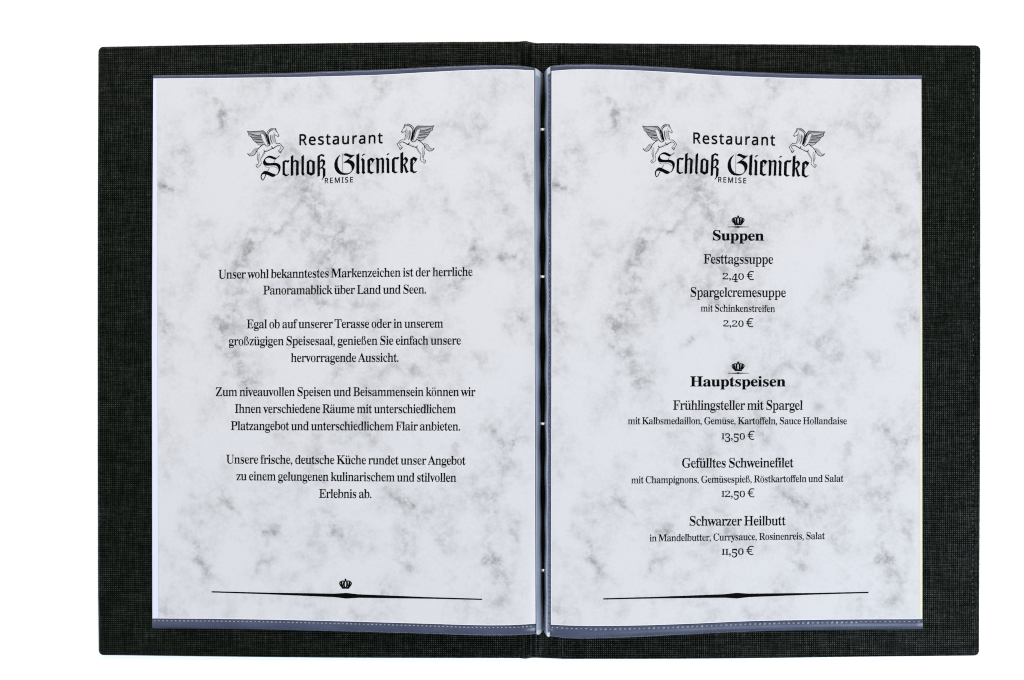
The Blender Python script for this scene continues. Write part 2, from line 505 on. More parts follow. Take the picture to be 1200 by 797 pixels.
def film_sleeve(side):
    """The clear plastic pocket that holds a sheet: its film shows past the paper at head and foot; a wavy weld runs along the foot."""
    S = SIDES[side]
    us = np.linspace(0, 1, 110)
    # rows: head lip, body, foot lip (rolled over at the very edge)
    rws = [('t', 0.0, -1.1), ('t', .08, -.55), ('t', .25, -.3), ('t', .6, -.4), ('t', 1.0, -.55)]
    rws += [('m', t, -.55) for t in np.linspace(.05, .95, 24)]
    rws += [('b', 0.0, -.55), ('b', .12, -.45), ('b', .3, -.10), ('b', .5, -.05), ('b', .68, -.25), ('b', .84, -.6), ('b', .95, -1.1), ('b', 1.0, -1.7)]
    V, F = [], []
    for kind, t, dz in rws:
        for u in us:
            yy = {'t': 85, 'm': 85 + 650 * t, 'b': 738}[kind]
            x = float(S['fx0'](yy) * (1 - u) + S['fx1'](yy) * u)
            a, b, c, d = float(S['ft'](x)), float(S['pt'](x)), float(S['pb'](x)), float(S['fb'](x))
            y = {'t': a + (b + .8 - a) * t, 'm': b + .8 + (c - b - 1.6) * t, 'b': c - .8 + (d - c + .8) * t}[kind]
            e = min(u, 1 - u)
            V.append(at(x, y, float(S['z'](x)) + dz * MM - (0.0004 if e < .0005 else 0)))
    w = len(us)
    for r in range(len(rws) - 1):
        for c in range(w - 1):
            F.append((r * w + c, (r + 1) * w + c, (r + 1) * w + c + 1, r * w + c + 1))
    sl = mesh('plastic_sleeve', V, F, M_FILM, folder, True)
    # the wavy weld
    items = []
    x, x1 = float(S['fx0'](735)) + 3, float(S['fx1'](735)) - 2
    while x < x1:
        c, d = float(S['pb'](x)), float(S['fb'](x))
        slope = (float(S['pb'](x + 5)) - float(S['pb'](x - 5))) / 10
        big = rnd.uniform(.75, 1.1)
        wide = side == 'right' and 690 < x < 1005
        items.append((x, c + (d - c) * (.24 if not wide else .28), (1.55 if not wide else 1.75) * big, (.75 if not wide else 1.15) * big,
                      slope + rnd.uniform(-.12, .12) - (.5 if wide else 0), float(S['z'](x)) - .00012))
        x += 5.65 if side == 'right' else 4.9
    bits('weld_seam', items, M_WELD, sl, .00016)
    return sl


def gap(y):
    """Centre and half width (photo pixels) of the dark slit between the two stacks."""
    c = np.interp(y, [80, 150, 400, 560, 680, 745], [637.4, 635.9, 636.0, 636.2, 636.6, 637.4])
    hw = np.interp(y, [84, 92, 120, 150, 330, 520, 600, 650, 700, 722, 740], [.15, 1.0, 1.9, 2.3, 2.6, 2.3, 2.0, 1.4, 1.0, .5, .1])
    return c, hw * (1 + .22 * math.sin(2 * math.pi * (y - 166) / 57))


def gutter(side, sl):
    """The film folding down into the gutter beside the paper."""
    S = SIDES[side]
    s = 1 if side == 'left' else -1
    ys_ = np.concatenate([np.linspace(0, .03, 9), np.linspace(.03, .97, 220)[1:-1], np.linspace(.97, 1, 9)])
    cols = ([(0, 0.25), (.10, .3), (.25, -.05), (.45, -.9), (.65, -2.6), (.82, -5.2), (1, -8.5)] if side == 'left' else
            [(0, -.1), (.12, -.7), (.28, -.9), (.42, -.5), (.55, -.2), (.72, -1.2), (.86, -4.0), (1, -8.5)])
    V, F = [], []
    for v in ys_:
        y0 = 90 + 645 * v
        c, hw = gap(y0)
        xa = float(S['px1'](y0) + .7) if side == 'left' else float(S['px0'](y0) - .5)
        xb = c - s * hw
        za = float(S['z'](xa))
        for t, dz in cols:
            x = xa + (xb - xa) * t
            # the folded corners slant towards the slit at head and foot
            tp = float(S['ft'](xa)) + .2 + 7.0 * t ** 1.4 * (1 if side == 'left' else .9)
            bt = float(S['fb'](xa)) - .2 + (1.6 * math.sin(math.pi * min(1, t * 1.2)) - 4.6 * t ** 2)
            V.append(at(x, tp + (bt - tp) * v, za + dz * MM * (1 if side == 'left' else .9)))
    w = len(cols)
    for r in range(len(ys_) - 1):
        for k in range(w - 1):
            q = (r * w + k, (r + 1) * w + k, (r + 1) * w + k + 1, r * w + k + 1)
            F.append(q if side == 'left' else q[::-1])
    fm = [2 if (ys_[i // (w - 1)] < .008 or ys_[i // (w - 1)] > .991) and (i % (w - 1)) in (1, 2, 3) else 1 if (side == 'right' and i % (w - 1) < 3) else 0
          for i in range(len(F))]  # end rows take the painted glint colour
    mesh('gutter_fold', V, F, [M_GUTTER, M_FILM, M_TIP_GLINT], sl, True, fm)
    if side == 'right':   # pressed marks down the fold
        items = []
        y = 92.0
        while y < 732:
            items.append((float(S['px0'](y)) - 2.4 + rnd.uniform(-.2, .2), y, 1.2 * rnd.uniform(.7, 1.1), .55, 1.57 + rnd.uniform(-.3, .3),
                          float(S['z'](644)) - .0002))
            y += rnd.uniform(5, 7)
        bits('pressed_marks', items, M_WELD, sl, .0002)


for side in ('left', 'right'):
    gutter(side, film_sleeve(side))

# binding rings bridging the slit
for y in (151.8, 324.3, 496.6, 668.3):
    c, hw = gap(y)
    n, k = 9, 10
    V, F = [], []
    R = 0.00066
    for i in range(n + 1):
        t = i / n
        x = c + (t * 2 - 1) * (hw + 1.1)
        z = 0.0098 + .0024 * math.sin(math.pi * t)
        p = at(x, y, z)
        for j in range(k):
            a = 2 * math.pi * j / k
            V.append((p[0], p[1] + R * math.cos(a), p[2] + R * math.sin(a)))
    for i in range(n):
        for j in range(k):
            F.append((i * k + j, i * k + (j + 1) % k, (i + 1) * k + (j + 1) % k, (i + 1) * k + j))
    mesh('binding_ring', V, F, M_METAL, folder, True)

# ------------------------------------------------------------------ second sheets lying behind the printed ones in the pockets
S = SIDES['left']
(V, F, P), _, _ = sheet_grid(S, stretch=(lambda y: np.interp(y, [90, 400, 725], [179.6, 178.1, 178.6]), lambda y: 600 + 0 * y), dz=-.00025, nu=60, nv=60)
o = mesh('backing_sheet', V, F, M_WHITE, None, True)
o['label'], o['category'] = 'plain white sheet peeking out along the outer edge of the welcome page', 'paper'
S = SIDES['right']
(V, F, P), _, _ = sheet_grid(S, stretch=(lambda y: 670 + 0 * y, lambda y: np.interp(y, [90, 400, 725], [1079.8, 1080.7, 1080.9])), dz=-.00025, nu=60, nv=60)
o = mesh('backing_sheet', V, F, M_CREAM, None, True)
o['label'], o['category'] = 'cream sheet showing as a thin strip beside the page of soups and mains', 'paper'

sheet_l = make_sheet('left', 'grey marbled menu sheet printed with four German welcome paragraphs', 0, 0)
sheet_r = make_sheet('right', 'grey marbled menu sheet listing soups and main courses with prices', 460.5, -1)

# ------------------------------------------------------------------ letter shapes: outlines in thousandths of an em
GLYPHS = {}
GLYPHS['serif'] = {
 'A': (618, ["6 -4 -17 31 4 35 18 40 31 49 46 64 55 85 67 113 303 697 336 696 553 131 592 54 627 42 641 35 663 31 639 -4 359 -4 336 31 383 37 430 49 438 68 422 119 391 191 157 191 122 103 118 86 116 72 113 51 145 38 184 33 194 31 171 -4", "173 242 377 242 262 468"]),
 'B': (627, ["43 -4 19 30 53 35 74 42 111 52 120 67 126 90 128 122 128 547 127 573 124 594 120 610 114 622 106 631 88 637 68 641 47 644 42 647 19 680 327 682 422 676 497 657 551 624 560 579 571 521 564 473 544 433 513 401 474 377 409 367 498 354 554 327 595 291 596 247 604 195 596 136 572 87 533 47 508 28 476 13 440 2 399 -4 353 -6", "251 378 279 380 326 383 362 393 410 409 426 432 436 467 440 513 437 553 430 585 418 609 396 625 362 635 321 638 296 637 273 633 261 627 257 617 254 602 253 580", "329 42 367 46 395 57 438 76 452 104 461 142 464 190 460 239 449 277 430 304 395 322 348 333 293 337 251 339 253 97 255 77 258 63 264 53 296 47 310 43"]),
 'C': (665, ["381 -22 342 -20 310 -15 278 -5 247 8 219 24 175 59 134 102 101 152 84 186 72 221 63 259 58 298 56 339 58 380 63 419 72 456 85 491 101 524 112 574 154 616 203 651 236 667 270 680 307 690 345 695 385 697 434 693 488 680 547 659 575 652 594 656 608 669 619 696 652 695 652 453 620 453 592 512 571 560 548 600 501 629 448 646 394 652 317 640 260 603 225 540 204 451 196 336 204 229 228 146 266 87 343 53 413 41 452 44 490 55 529 72 566 95 600 125 636 164 670 132 620 74 554 32 502 2 445 -16"]),
 'E': (626, ["40 -4 17 29 51 33 74 39 111 48 121 63 127 85 129 116 129 547 127 585 120 611 111 627 88 637 58 643 43 647 20 680 596 680 596 470 566 470 551 528 531 569 512 598 473 617 414 629 344 633 291 630 273 627 262 623 259 617 254 576 252 369 287 371 326 375 357 385 384 403 398 430 412 467 446 517 433 517 456 171 423 171 416 211 409 242 400 267 389 286 379 301 365 311 341 318 310 323 275 324 252 326 254 100 256 79 260 65 267 56 300 51 317 48 342 47 388 49 428 54 463 63 494 76 522 93 546 115 568 142 587 176 607 217 620 216 579 -5"]),
 'F': (570, ["42 -4 18 30 52 36 74 44 111 54 120 69 126 93 128 125 128 556 126 587 120 610 110 624 87 633 58 640 39 647 17 680 589 680 589 470 557 470 546 511 536 543 523 569 512 590 498 606 470 619 433 627 390 632 341 634 292 632 276 630 262 626 258 623 253 591 251 371 282 373 321 377 352 387 380 405 393 432 407 469 440 519 430 519 453 171 419 171 408 227 394 266 380 294 364 311 328 322 280 326 251 328 253 120 254 98 257 80 261 66 268 55 300 47 313 41 331 36 353 33 385 30 362 -4"]),
 'G': (724, ["398 -21 357 -19 321 -14 286 -5 254 8 224 24 178 58 137 100 103 150 87 183 74 219 65 257 60 298 58 340 60 381 65 420 74 457 87 492 103 525 114 575 155 617 204 651 236 668 270 681 306 690 343 695 382 697 436 693 492 680 550 660 576 653 584 654 592 657 598 662 619 696 653 695 653 452 620 452 602 493 585 528 572 559 559 586 534 609 503 627 469 641 433 649 395 652 320 640 263 603 228 541 207 452 199 338 201 279 207 226 217 179 231 138 249 104 309 60 355 34 409 25 442 27 466 34 506 45 517 60 523 80 526 106 526 189 523 216 517 236 507 248 481 256 448 262 427 266 405 298 724 298 724 266 709 262 681 257 659 249 652 237 647 217 645 190 644 40 600 16 550 0 499 -12 449 -19"]),
 'H': (747, ["42 -4 18 30 53 35 74 42 111 51 120 66 126 89 128 120 128 562 126 590 120 611 111 625 89 635 60 641 42 647 20 680 363 680 341 647 294 635 275 630 265 623 260 614 256 601 254 584 253 562 251 376 526 376 525 562 518 614 514 623 504 630 485 635 437 647 415 680 757 680 734 647 716 641 687 634 665 625 657 612 652 591 650 562 650 120 652 91 657 68 666 53 703 42 724 35 757 30 734 -4 438 -4 414 30 448 35 470 41 507 50 517 64 522 87 525 120 526 324 251 324 253 120 255 89 261 66 270 51 307 42 329 35 363 30 340 -4"]),
 'I': (357, ["39 -4 15 30 49 36 71 43 87 52 120 65 126 85 129 112 129 574 127 600 121 619 112 630 87 637 57 642 39 647 16 680 367 680 344 647 327 642 298 637 273 630 262 619 256 600 254 574 254 115 261 68 266 58 297 51 308 44 370 30 346 -4"]),
 'K': (728, ["43 -4 19 30 54 35 75 42 112 51 121 66 127 89 129 120 129 562 127 590 121 611 112 625 90 635 61 642 43 647 21 680 364 680 342 647 295 635 276 630 266 623 261 614 257 601 255 584 254 562 260 353 472 558 496 584 514 605 529 620 526 633 485 642 450 647 427 680 725 680 702 647 706 645 666 641 623 627 591 604 558 573 516 531 407 422 692 73 726 42 738 37 753 34 775 30 752 -4 436 -4 412 30 454 33 476 37 484 41 511 46 513 51 510 61 502 75 488 94 298 311 254 292 254 120 256 89 262 66 270 51 308 42 330 35 364 30 341 -4"]),
 'L': (603, ["42 -4 18 30 53 35 74 42 111 51 120 66 126 89 128 120 128 562 126 591 120 612 111 626 89 636 59 642 42 647 20 680 375 680 352 647 344 644 321 642 300 638 281 633 267 626 261 616 257 602 254 584 253 562 253 123 258 71 262 62 291 56 298 52 347 47 392 49 431 55 465 64 495 79 521 98 548 122 565 152 584 188 604 234 616 233 578 -5"]),
 'M': (911, ["40 -4 16 30 50 35 72 42 98 51 99 66 103 88 106 118 106 567 128 587 126 603 122 615 117 624 106 631 87 636 40 647 18 680 278 681 471 217 664 681 921 680 898 647 881 641 853 634 831 624 822 610 817 589 815 561 815 127 815 101 818 81 821 65 826 54 857 46 866 40 879 36 895 33 920 30 897 -4 606 -4 583 30 640 42 650 48 680 56 685 67 689 82 691 101 692 124 681 586 431 -5 397 -5 158 571 163 119 165 86 168 63 167 48 197 39 220 34 256 30 232 -4"]),
 'P': (590, ["42 -4 18 30 53 35 74 42 111 51 120 66 126 89 128 120 128 562 126 590 120 611 111 625 89 635 60 641 42 647 20 680 317 682 365 681 408 678 445 674 476 667 501 659 533 641 561 620 583 594 577 564 587 530 590 492 583 438 561 391 526 352 503 333 475 318 442 307 403 301 359 299 251 301 253 120 255 89 261 66 270 51 307 42 329 35 363 30 340 -4", "251 345 299 347 342 351 375 361 422 379 438 405 447 441 451 489 448 535 440 572 426 600 403 619 365 630 321 634 299 633 278 630 262 625 257 618 254 606 253 591"]),
 'R': (672, ["42 -4 18 30 53 35 74 42 111 51 120 66 126 89 128 120 128 562 126 590 120 611 111 625 89 635 60 641 42 647 20 680 322 682 379 680 430 675 476 666 515 653 549 637 591 601 594 554 602 497 596 449 577 408 546 373 510 346 450 330 623 78 676 42 684 37 696 33 710 32 717 30 694 -4 516 -5 313 310 251 311 253 120 255 89 261 66 270 51 307 42 329 35 363 30 340 -4", "251 351 302 353 348 357 384 369 434 388 453 415 464 452 468 498 463 548 450 586 426 613 384 629 333 634 305 633 281 629 263 623 258 613 254 596 253 572"]),
 'S': (549, ["60 -20 83 239 96 239 117 170 136 118 151 78 204 50 245 34 292 28 326 31 354 41 377 58 411 79 423 104 429 132 422 171 397 204 348 232 255 278 204 307 165 338 132 371 109 407 95 448 91 492 92 532 95 568 106 601 115 629 139 653 168 672 201 687 236 695 274 698 342 691 420 671 434 667 444 666 457 669 465 677 472 697 508 696 508 469 475 469 462 507 448 539 434 568 424 593 410 614 383 631 353 644 321 652 288 654 252 651 224 643 202 629 187 610 175 589 168 564 167 541 172 521 208 504 227 487 252 471 283 455 379 410 416 391 449 371 475 350 496 329 490 306 502 281 510 256 515 228 516 197 513 156 504 117 490 83 467 52 437 27 405 6 370 -9 331 -18 285 -21 239 -17 194 -5 153 8 127 12 117 11 111 9 107 7 94 -21"]),
 'T': (598, ["155 -4 132 30 168 34 191 40 230 50 240 65 246 89 248 120 250 639 220 637 166 632 118 618 92 594 75 562 58 521 47 467 12 467 12 680 613 680 613 466 580 466 566 531 544 577 521 610 467 630 400 637 372 639 374 120 376 87 382 64 391 49 430 40 454 34 491 30 468 -4"]),
 'U': (701, ["368 -25 318 -22 277 -15 241 -2 212 15 188 38 166 66 148 100 136 138 128 182 126 230 126 562 124 590 118 611 109 625 87 635 58 641 40 647 18 680 361 680 339 647 292 635 273 630 262 623 257 614 251 562 251 208 255 155 266 112 283 80 331 57 365 44 408 39 469 47 516 70 549 109 569 164 576 237 576 561 574 589 570 610 570 624 558 634 527 641 506 647 483 680 708 680 686 647 668 640 643 632 640 622 639 608 635 588 633 561 633 269 631 210 623 158 610 113 591 75 560 44 519 19 491 0 456 -14 415 -22"]),
 'Z': (626, ["49 -4 47 18 428 635 318 632 274 631 235 626 200 618 171 606 154 590 142 569 127 542 111 508 94 465 61 466 81 680 607 680 586 656 210 46 355 49 418 54 471 70 515 95 552 133 578 182 601 248 611 247 585 -4"]),
 'a': (480, ["378 -21 340 -13 327 11 306 46 235 11 192 -12 142 -19 108 -15 96 -5 79 13 61 36 50 63 47 94 54 137 54 175 91 207 120 224 155 241 195 257 242 273 313 286 312 358 310 382 305 401 296 415 276 425 249 431 219 433 180 429 159 420 149 407 151 384 159 370 164 357 165 343 163 325 156 308 151 295 149 285 134 279 115 277 94 279 80 286 80 297 74 313 68 330 66 351 69 375 73 397 69 417 88 435 111 450 139 462 169 471 203 477 240 479 305 474 357 461 395 438 420 406 413 364 418 312 418 93 420 61 422 59 447 57 451 57 477 68 471 40 438 5 416 -14", "224 56 256 66 268 74 279 85 313 96 311 246 219 220 171 180 158 124 164 85 180 63"]),
 'b': (505, ["60 -21 81 576 80 603 77 622 73 633 60 638 39 643 30 648 8 680 210 680 194 419 237 451 280 472 328 479 363 475 395 465 425 449 451 426 472 399 467 366 480 330 488 290 490 246 487 197 478 151 461 109 440 72 416 40 385 14 354 -5 327 -17 285 -21 246 -14 212 5 156 36 81 -23", "271 27 301 32 343 48 361 75 372 116 379 170 381 237 379 292 372 337 361 370 345 392 313 405 273 410 260 408 231 404 213 396 200 385 193 373 188 358 188 102 195 59 238 35"]),
 'c': (406, ["231 -21 195 -17 171 -7 144 11 119 35 94 64 73 98 58 136 49 178 46 222 49 270 60 314 77 354 77 390 106 421 139 446 176 465 216 476 259 480 305 476 343 465 375 447 399 424 390 396 395 364 393 345 389 329 388 315 384 305 370 299 351 297 317 306 313 331 308 372 309 388 309 402 302 421 285 431 251 435 215 429 188 411 167 380 153 336 150 278 154 212 166 158 185 116 235 87 266 69 303 63 336 68 368 84 403 113 429 90 372 48 340 18 307 -4 274 -17"]),
 'd': (519, ["208 -21 173 -17 155 -7 132 11 109 34 87 63 69 96 56 134 49 175 46 218 49 268 57 314 71 355 90 391 90 421 117 446 148 464 181 475 216 479 262 472 302 452 342 421 348 595 346 612 342 625 333 634 312 640 289 644 280 648 257 680 478 680 457 112 458 90 460 74 464 64 494 57 507 51 529 45 506 12 489 9 452 5 414 -1 376 -10 327 -20 340 52 280 13 251 -13", "254 48 268 50 282 56 296 66 331 79 341 95 348 114 348 358 344 372 336 385 324 396 304 404 282 409 258 411 219 406 190 392 176 369 166 333 160 286 157 227 159 170 165 124 175 89 189 66 230 52"]),
 'e': (417, ["228 -21 191 -17 168 -7 142 10 117 34 92 64 72 99 58 140 49 184 46 233 49 279 58 321 73 360 71 394 96 423 126 447 159 464 195 475 233 479 288 472 335 452 374 420 384 375 397 321 403 258 401 242 155 242 162 181 177 131 200 96 255 76 296 69 332 76 365 96 400 134 429 108 382 60 339 24 306 -1 272 -16", "154 289 318 289 316 319 312 357 303 387 293 409 280 423 264 432 236 435 191 421 164 377 155 302"]),
 'f': (287, ["41 -4 17 28 56 38 84 42 88 47 91 53 95 109 97 407 43 407 20 465 97 465 95 525 100 574 94 617 122 651 159 676 205 691 258 696 298 693 332 683 360 666 380 645 373 620 374 593 372 572 369 555 366 540 364 530 350 524 333 521 315 523 300 528 295 537 294 549 292 564 291 580 292 595 295 611 298 627 298 635 297 642 293 647 284 651 267 652 241 650 220 645 212 635 206 621 203 603 202 579 201 465 296 465 283 407 201 407 202 97 204 71 208 53 215 42 250 36 269 31 300 28 277 -4"]),
 'g': (456, ["216 -214 161 -211 117 -202 85 -186 61 -164 37 -139 28 -110 25 -78 54 -52 119 -37 84 -19 60 10 52 45 55 70 42 93 59 114 82 133 112 151 169 164 124 178 94 205 70 236 55 273 50 315 53 346 62 375 54 401 74 424 99 443 128 458 160 470 195 476 233 479 273 476 311 469 347 458 452 456 452 394 381 395 400 371 412 338 416 302 413 273 405 246 392 221 374 199 355 181 335 166 311 155 285 149 255 147 233 148 211 149 194 147 181 143 169 135 158 126 149 117 142 106 139 91 178 82 210 79 260 79 309 77 351 73 386 66 414 55 437 41 454 22 443 1 449 -25 452 -55 462 -101 442 -141 389 -172 365 -188 336 -199 301 -208 263 -213", "233 190 253 194 290 203 300 219 307 243 312 274 313 313 312 353 307 384 300 407 290 423 265 432 233 435 203 432 179 423 167 407 159 384 154 353 152 313 154 274 159 243 167 219 179 203 214 194", "238 -166 321 -158 372 -135 390 -97 390 -84 388 -74 379 -67 360 -61 334 -58 304 -57 143 -56 120 -71 107 -88 102 -108 105 -122 111 -136 144 -148 167 -158 198 -164"]),
 'h': (535, ["46 -4 22 28 43 32 55 36 85 42 90 51 94 64 95 83 95 592 94 610 91 624 86 633 74 640 53 645 46 649 24 680 224 680 209 401 256 443 305 470 361 479 409 472 448 452 475 418 468 372 474 314 474 83 475 65 478 51 482 42 512 36 524 32 544 28 521 -4 319 -4 296 28 306 30 347 35 362 52 366 83 366 322 365 346 362 366 358 380 350 389 327 395 301 397 273 391 225 374 202 347 202 83 203 65 206 51 211 42 240 36 252 32 272 28 248 -4"]),
 'i': (264, ["150 531 128 534 114 542 113 555 102 571 94 591 92 612 94 634 102 653 92 670 109 683 128 691 150 694 171 691 190 683 207 670 197 653 205 634 207 612 205 591 197 571 186 555 185 542 171 534", "46 -4 22 28 43 32 55 36 86 42 91 50 94 64 95 83 95 374 94 395 91 410 88 419 75 424 54 428 48 432 27 465 225 465 203 83 204 65 207 51 211 42 241 37 252 32 272 28 248 -4"]),
 'j': (281, ["158 533 136 536 122 544 121 557 110 573 102 593 100 614 102 636 87 655 100 672 117 685 136 693 158 696 179 693 199 685 216 672 229 655 214 636 216 614 214 593 206 574 195 557 193 544 179 536", "53 -214 28 -213 12 -208 -4 -200 -20 -189 -46 -176 -60 -160 -63 -143 -64 -124 -66 -104 -64 -85 -60 -69 -71 -55 -57 -45 -41 -39 -22 -37 -4 -39 12 -44 26 -53 36 -66 20 -81 22 -98 21 -109 17 -121 13 -132 11 -153 16 -161 31 -166 46 -167 63 -165 96 -158 104 -146 108 -128 111 -106 112 -80 112 371 110 393 107 408 101 418 84 424 61 429 51 433 29 465 241 465 219 -32 214 -87 197 -133 170 -168 139 -194 103 -209"]),
 'k': (502, ["45 -4 21 28 43 32 55 37 86 42 91 51 94 65 95 83 95 590 94 610 91 625 88 634 76 640 55 644 48 648 27 680 224 680 208 256 333 372 346 387 356 401 365 412 374 421 346 427 310 430 324 431 301 465 494 465 494 432 466 423 437 407 411 381 336 310 495 55 531 41 544 33 563 28 540 -4 332 -4 309 28 322 30 338 32 369 38 372 46 362 70 245 212 202 197 202 83 203 65 206 51 211 43 240 37 252 32 272 28 248 -4"]),
 'l': (266, ["46 -4 22 28 43 32 55 36 86 42 91 50 94 64 95 83 95 590 94 609 91 624 88 634 77 640 55 644 48 648 26 680 225 680 203 83 204 65 207 51 211 42 241 37 252 32 272 28 248 -4"]),
 'm': (793, ["46 -4 22 28 43 32 55 36 85 42 90 51 94 64 95 83 95 376 94 394 91 408 86 418 74 424 53 429 46 433 47 465 222 465 207 398 254 442 300 469 352 479 413 469 457 439 472 394 514 440 563 469 620 479 668 472 706 452 733 418 726 372 731 314 731 83 732 65 735 51 739 42 769 36 780 32 800 28 777 -4 579 -4 556 28 575 32 586 36 616 43 621 52 624 65 625 83 625 322 624 346 621 366 617 380 609 389 586 395 561 397 534 392 487 376 464 350 465 83 466 65 468 52 473 42 503 36 513 32 533 28 510 -4 315 -4 292 28 311 32 322 36 352 43 357 52 360 65 361 83 361 322 360 346 357 365 353 380 345 389 322 395 296 397 269 391 221 375 200 347 200 83 201 65 204 52 208 43 238 37 248 32 268 28 244 -4"]),
 'n': (535, ["46 -4 22 28 43 32 55 36 85 42 90 51 94 64 95 83 95 376 94 394 91 408 86 418 74 424 53 429 46 433 47 465 224 465 209 402 256 444 305 470 361 479 409 472 448 452 475 418 468 372 474 314 474 83 475 65 478 51 482 42 512 36 524 32 544 28 521 -4 319 -4 296 28 306 30 347 35 362 52 366 83 366 322 365 346 362 366 358 380 350 389 327 395 301 397 273 391 225 374 202 347 202 83 203 65 206 51 211 42 240 36 252 32 272 28 248 -4"]),
 'o': (470, ["250 -21 210 -17 180 -6 149 12 117 36 94 66 73 101 58 141 48 183 45 228 48 275 58 318 73 357 72 392 99 422 131 446 167 464 207 475 249 479 292 475 331 464 367 447 399 423 426 393 425 359 441 319 450 276 454 228 450 181 441 138 425 99 405 64 382 35 349 11 320 -7 290 -17", "250 23 273 27 307 39 324 60 331 75 337 96 340 121 343 228 341 306 335 363 322 399 304 421 281 434 250 438 218 433 194 421 177 400 164 363 158 306 156 229 160 122 164 96 169 75 176 60 193 39 227 27"]),
 'p': (521, ["45 -211 21 -179 39 -176 49 -173 56 -169 85 -164 89 -157 92 -148 95 -95 95 361 94 387 91 406 87 417 76 423 56 428 47 434 48 465 217 465 203 396 243 441 288 470 342 480 377 476 409 465 438 447 464 424 462 395 480 361 492 323 500 282 502 237 500 190 492 146 479 105 461 69 439 38 415 13 391 -6 372 -17 337 -21 296 -14 270 8 209 42 202 -85 208 -145 213 -156 242 -164 250 -169 298 -179 274 -211", "290 48 315 53 358 66 372 90 383 126 390 172 392 229 390 285 384 330 375 366 362 389 334 402 295 407 269 400 223 381 202 347 202 103 219 72 264 54"]),
 'q': (510, ["278 -211 255 -178 284 -174 303 -170 314 -164 343 -156 348 -143 349 -123 344 37 281 6 252 -13 211 -20 176 -17 156 -7 133 10 110 33 88 60 70 93 57 130 50 170 47 213 50 263 60 309 76 351 76 388 103 419 135 445 171 464 210 476 252 480 298 473 343 454 382 424 457 481 479 480 458 -123 459 -142 462 -156 466 -165 496 -171 508 -175 530 -178 507 -211", "265 50 279 51 292 56 304 64 338 74 345 86 349 101 349 357 342 400 301 424 266 432 226 427 196 411 178 385 166 347 159 295 156 231 159 174 165 127 176 92 192 69 237 55"]),
 'r': (397, ["46 -4 22 28 43 32 55 36 86 42 91 50 94 64 95 83 95 374 94 396 91 411 87 420 74 424 53 428 48 432 50 465 221 465 209 380 230 407 251 432 274 452 298 467 322 476 346 479 373 476 395 468 413 455 403 438 410 418 413 395 411 375 406 358 404 344 401 333 387 326 368 324 351 326 337 330 333 338 325 367 317 375 300 379 280 380 269 377 234 369 222 355 212 336 206 313 204 285 204 83 206 64 210 50 240 42 251 36 269 32 298 28 274 -4"]),
 's': (398, ["224 -21 195 -18 172 -10 137 3 109 7 97 5 88 -2 79 -18 49 -17 72 161 82 161 96 120 112 88 133 62 157 43 182 32 209 28 230 30 248 35 261 44 281 56 288 70 292 86 292 110 280 132 246 150 172 187 143 205 120 226 99 248 84 272 75 298 72 327 72 368 79 404 92 436 124 460 164 475 209 480 247 475 297 462 307 460 316 459 324 460 331 466 339 479 366 478 366 325 336 324 321 360 306 386 292 407 278 422 254 431 221 434 198 432 180 427 167 420 159 410 152 398 148 385 146 371 148 359 153 349 187 339 202 329 220 319 287 286 318 269 344 249 363 228 354 204 362 174 365 140 367 95 357 55 326 23 293 -2 267 -16"]),
 't': (309, ["184 -20 147 -17 132 -6 116 11 101 36 92 68 89 105 91 410 49 410 24 447 126 552 152 581 171 608 189 634 219 633 196 465 297 465 289 410 196 410 197 122 198 103 201 89 204 78 209 71 239 67 249 66 268 71 285 86 304 116 336 99 292 54 266 22 241 -1 220 -15"]),
 'u': (526, ["194 -21 155 -16 136 -2 115 22 98 54 88 95 85 143 85 368 84 388 81 405 76 416 66 424 43 429 35 433 13 465 215 465 193 110 195 95 199 82 205 72 237 65 248 60 262 59 289 63 313 77 356 100 356 368 355 390 351 406 346 417 332 424 308 429 300 433 277 465 485 465 464 104 465 84 468 70 473 62 504 56 517 52 539 48 516 15 498 12 460 8 423 1 385 -9 335 -20 349 54 302 34 283 15 263 0 242 -12 224 -19"]),
 'v': (425, ["208 -20 74 365 51 414 41 422 20 428 14 432 -8 465 248 465 225 432 229 431 199 428 178 421 174 409 176 399 274 187 344 377 352 404 351 418 341 427 321 433 298 465 457 465 434 434 427 427 420 420 416 410 391 358 241 -20"]),
 'w': (615, ["178 -20 42 390 27 419 19 424 5 427 2 432 -20 465 210 465 187 432 163 424 155 421 153 417 152 410 154 396 160 377 247 194 330 349 316 393 300 424 286 428 269 430 268 434 245 465 484 465 461 432 447 426 425 420 422 409 423 400 425 390 499 215 562 382 568 409 568 415 567 420 565 423 547 434 524 465 665 465 643 434 640 430 633 426 634 419 617 380 455 -20 425 -20 331 286 211 -20"]),
 'x': (444, ["26 -4 2 25 33 39 61 59 87 88 199 203 82 387 64 410 39 424 24 432 2 465 255 465 232 433 219 429 194 423 191 416 204 389 271 311 327 385 336 396 341 406 345 414 349 419 352 422 345 425 317 433 294 465 466 465 444 436 425 423 408 403 381 373 277 273 415 57 454 36 459 33 465 30 478 27 455 -4 249 -4 226 28 262 35 289 37 291 41 292 45 290 55 285 68 275 85 204 164 149 87 139 72 133 60 129 51 120 38 147 31 170 28 179 26 156 -4"]),
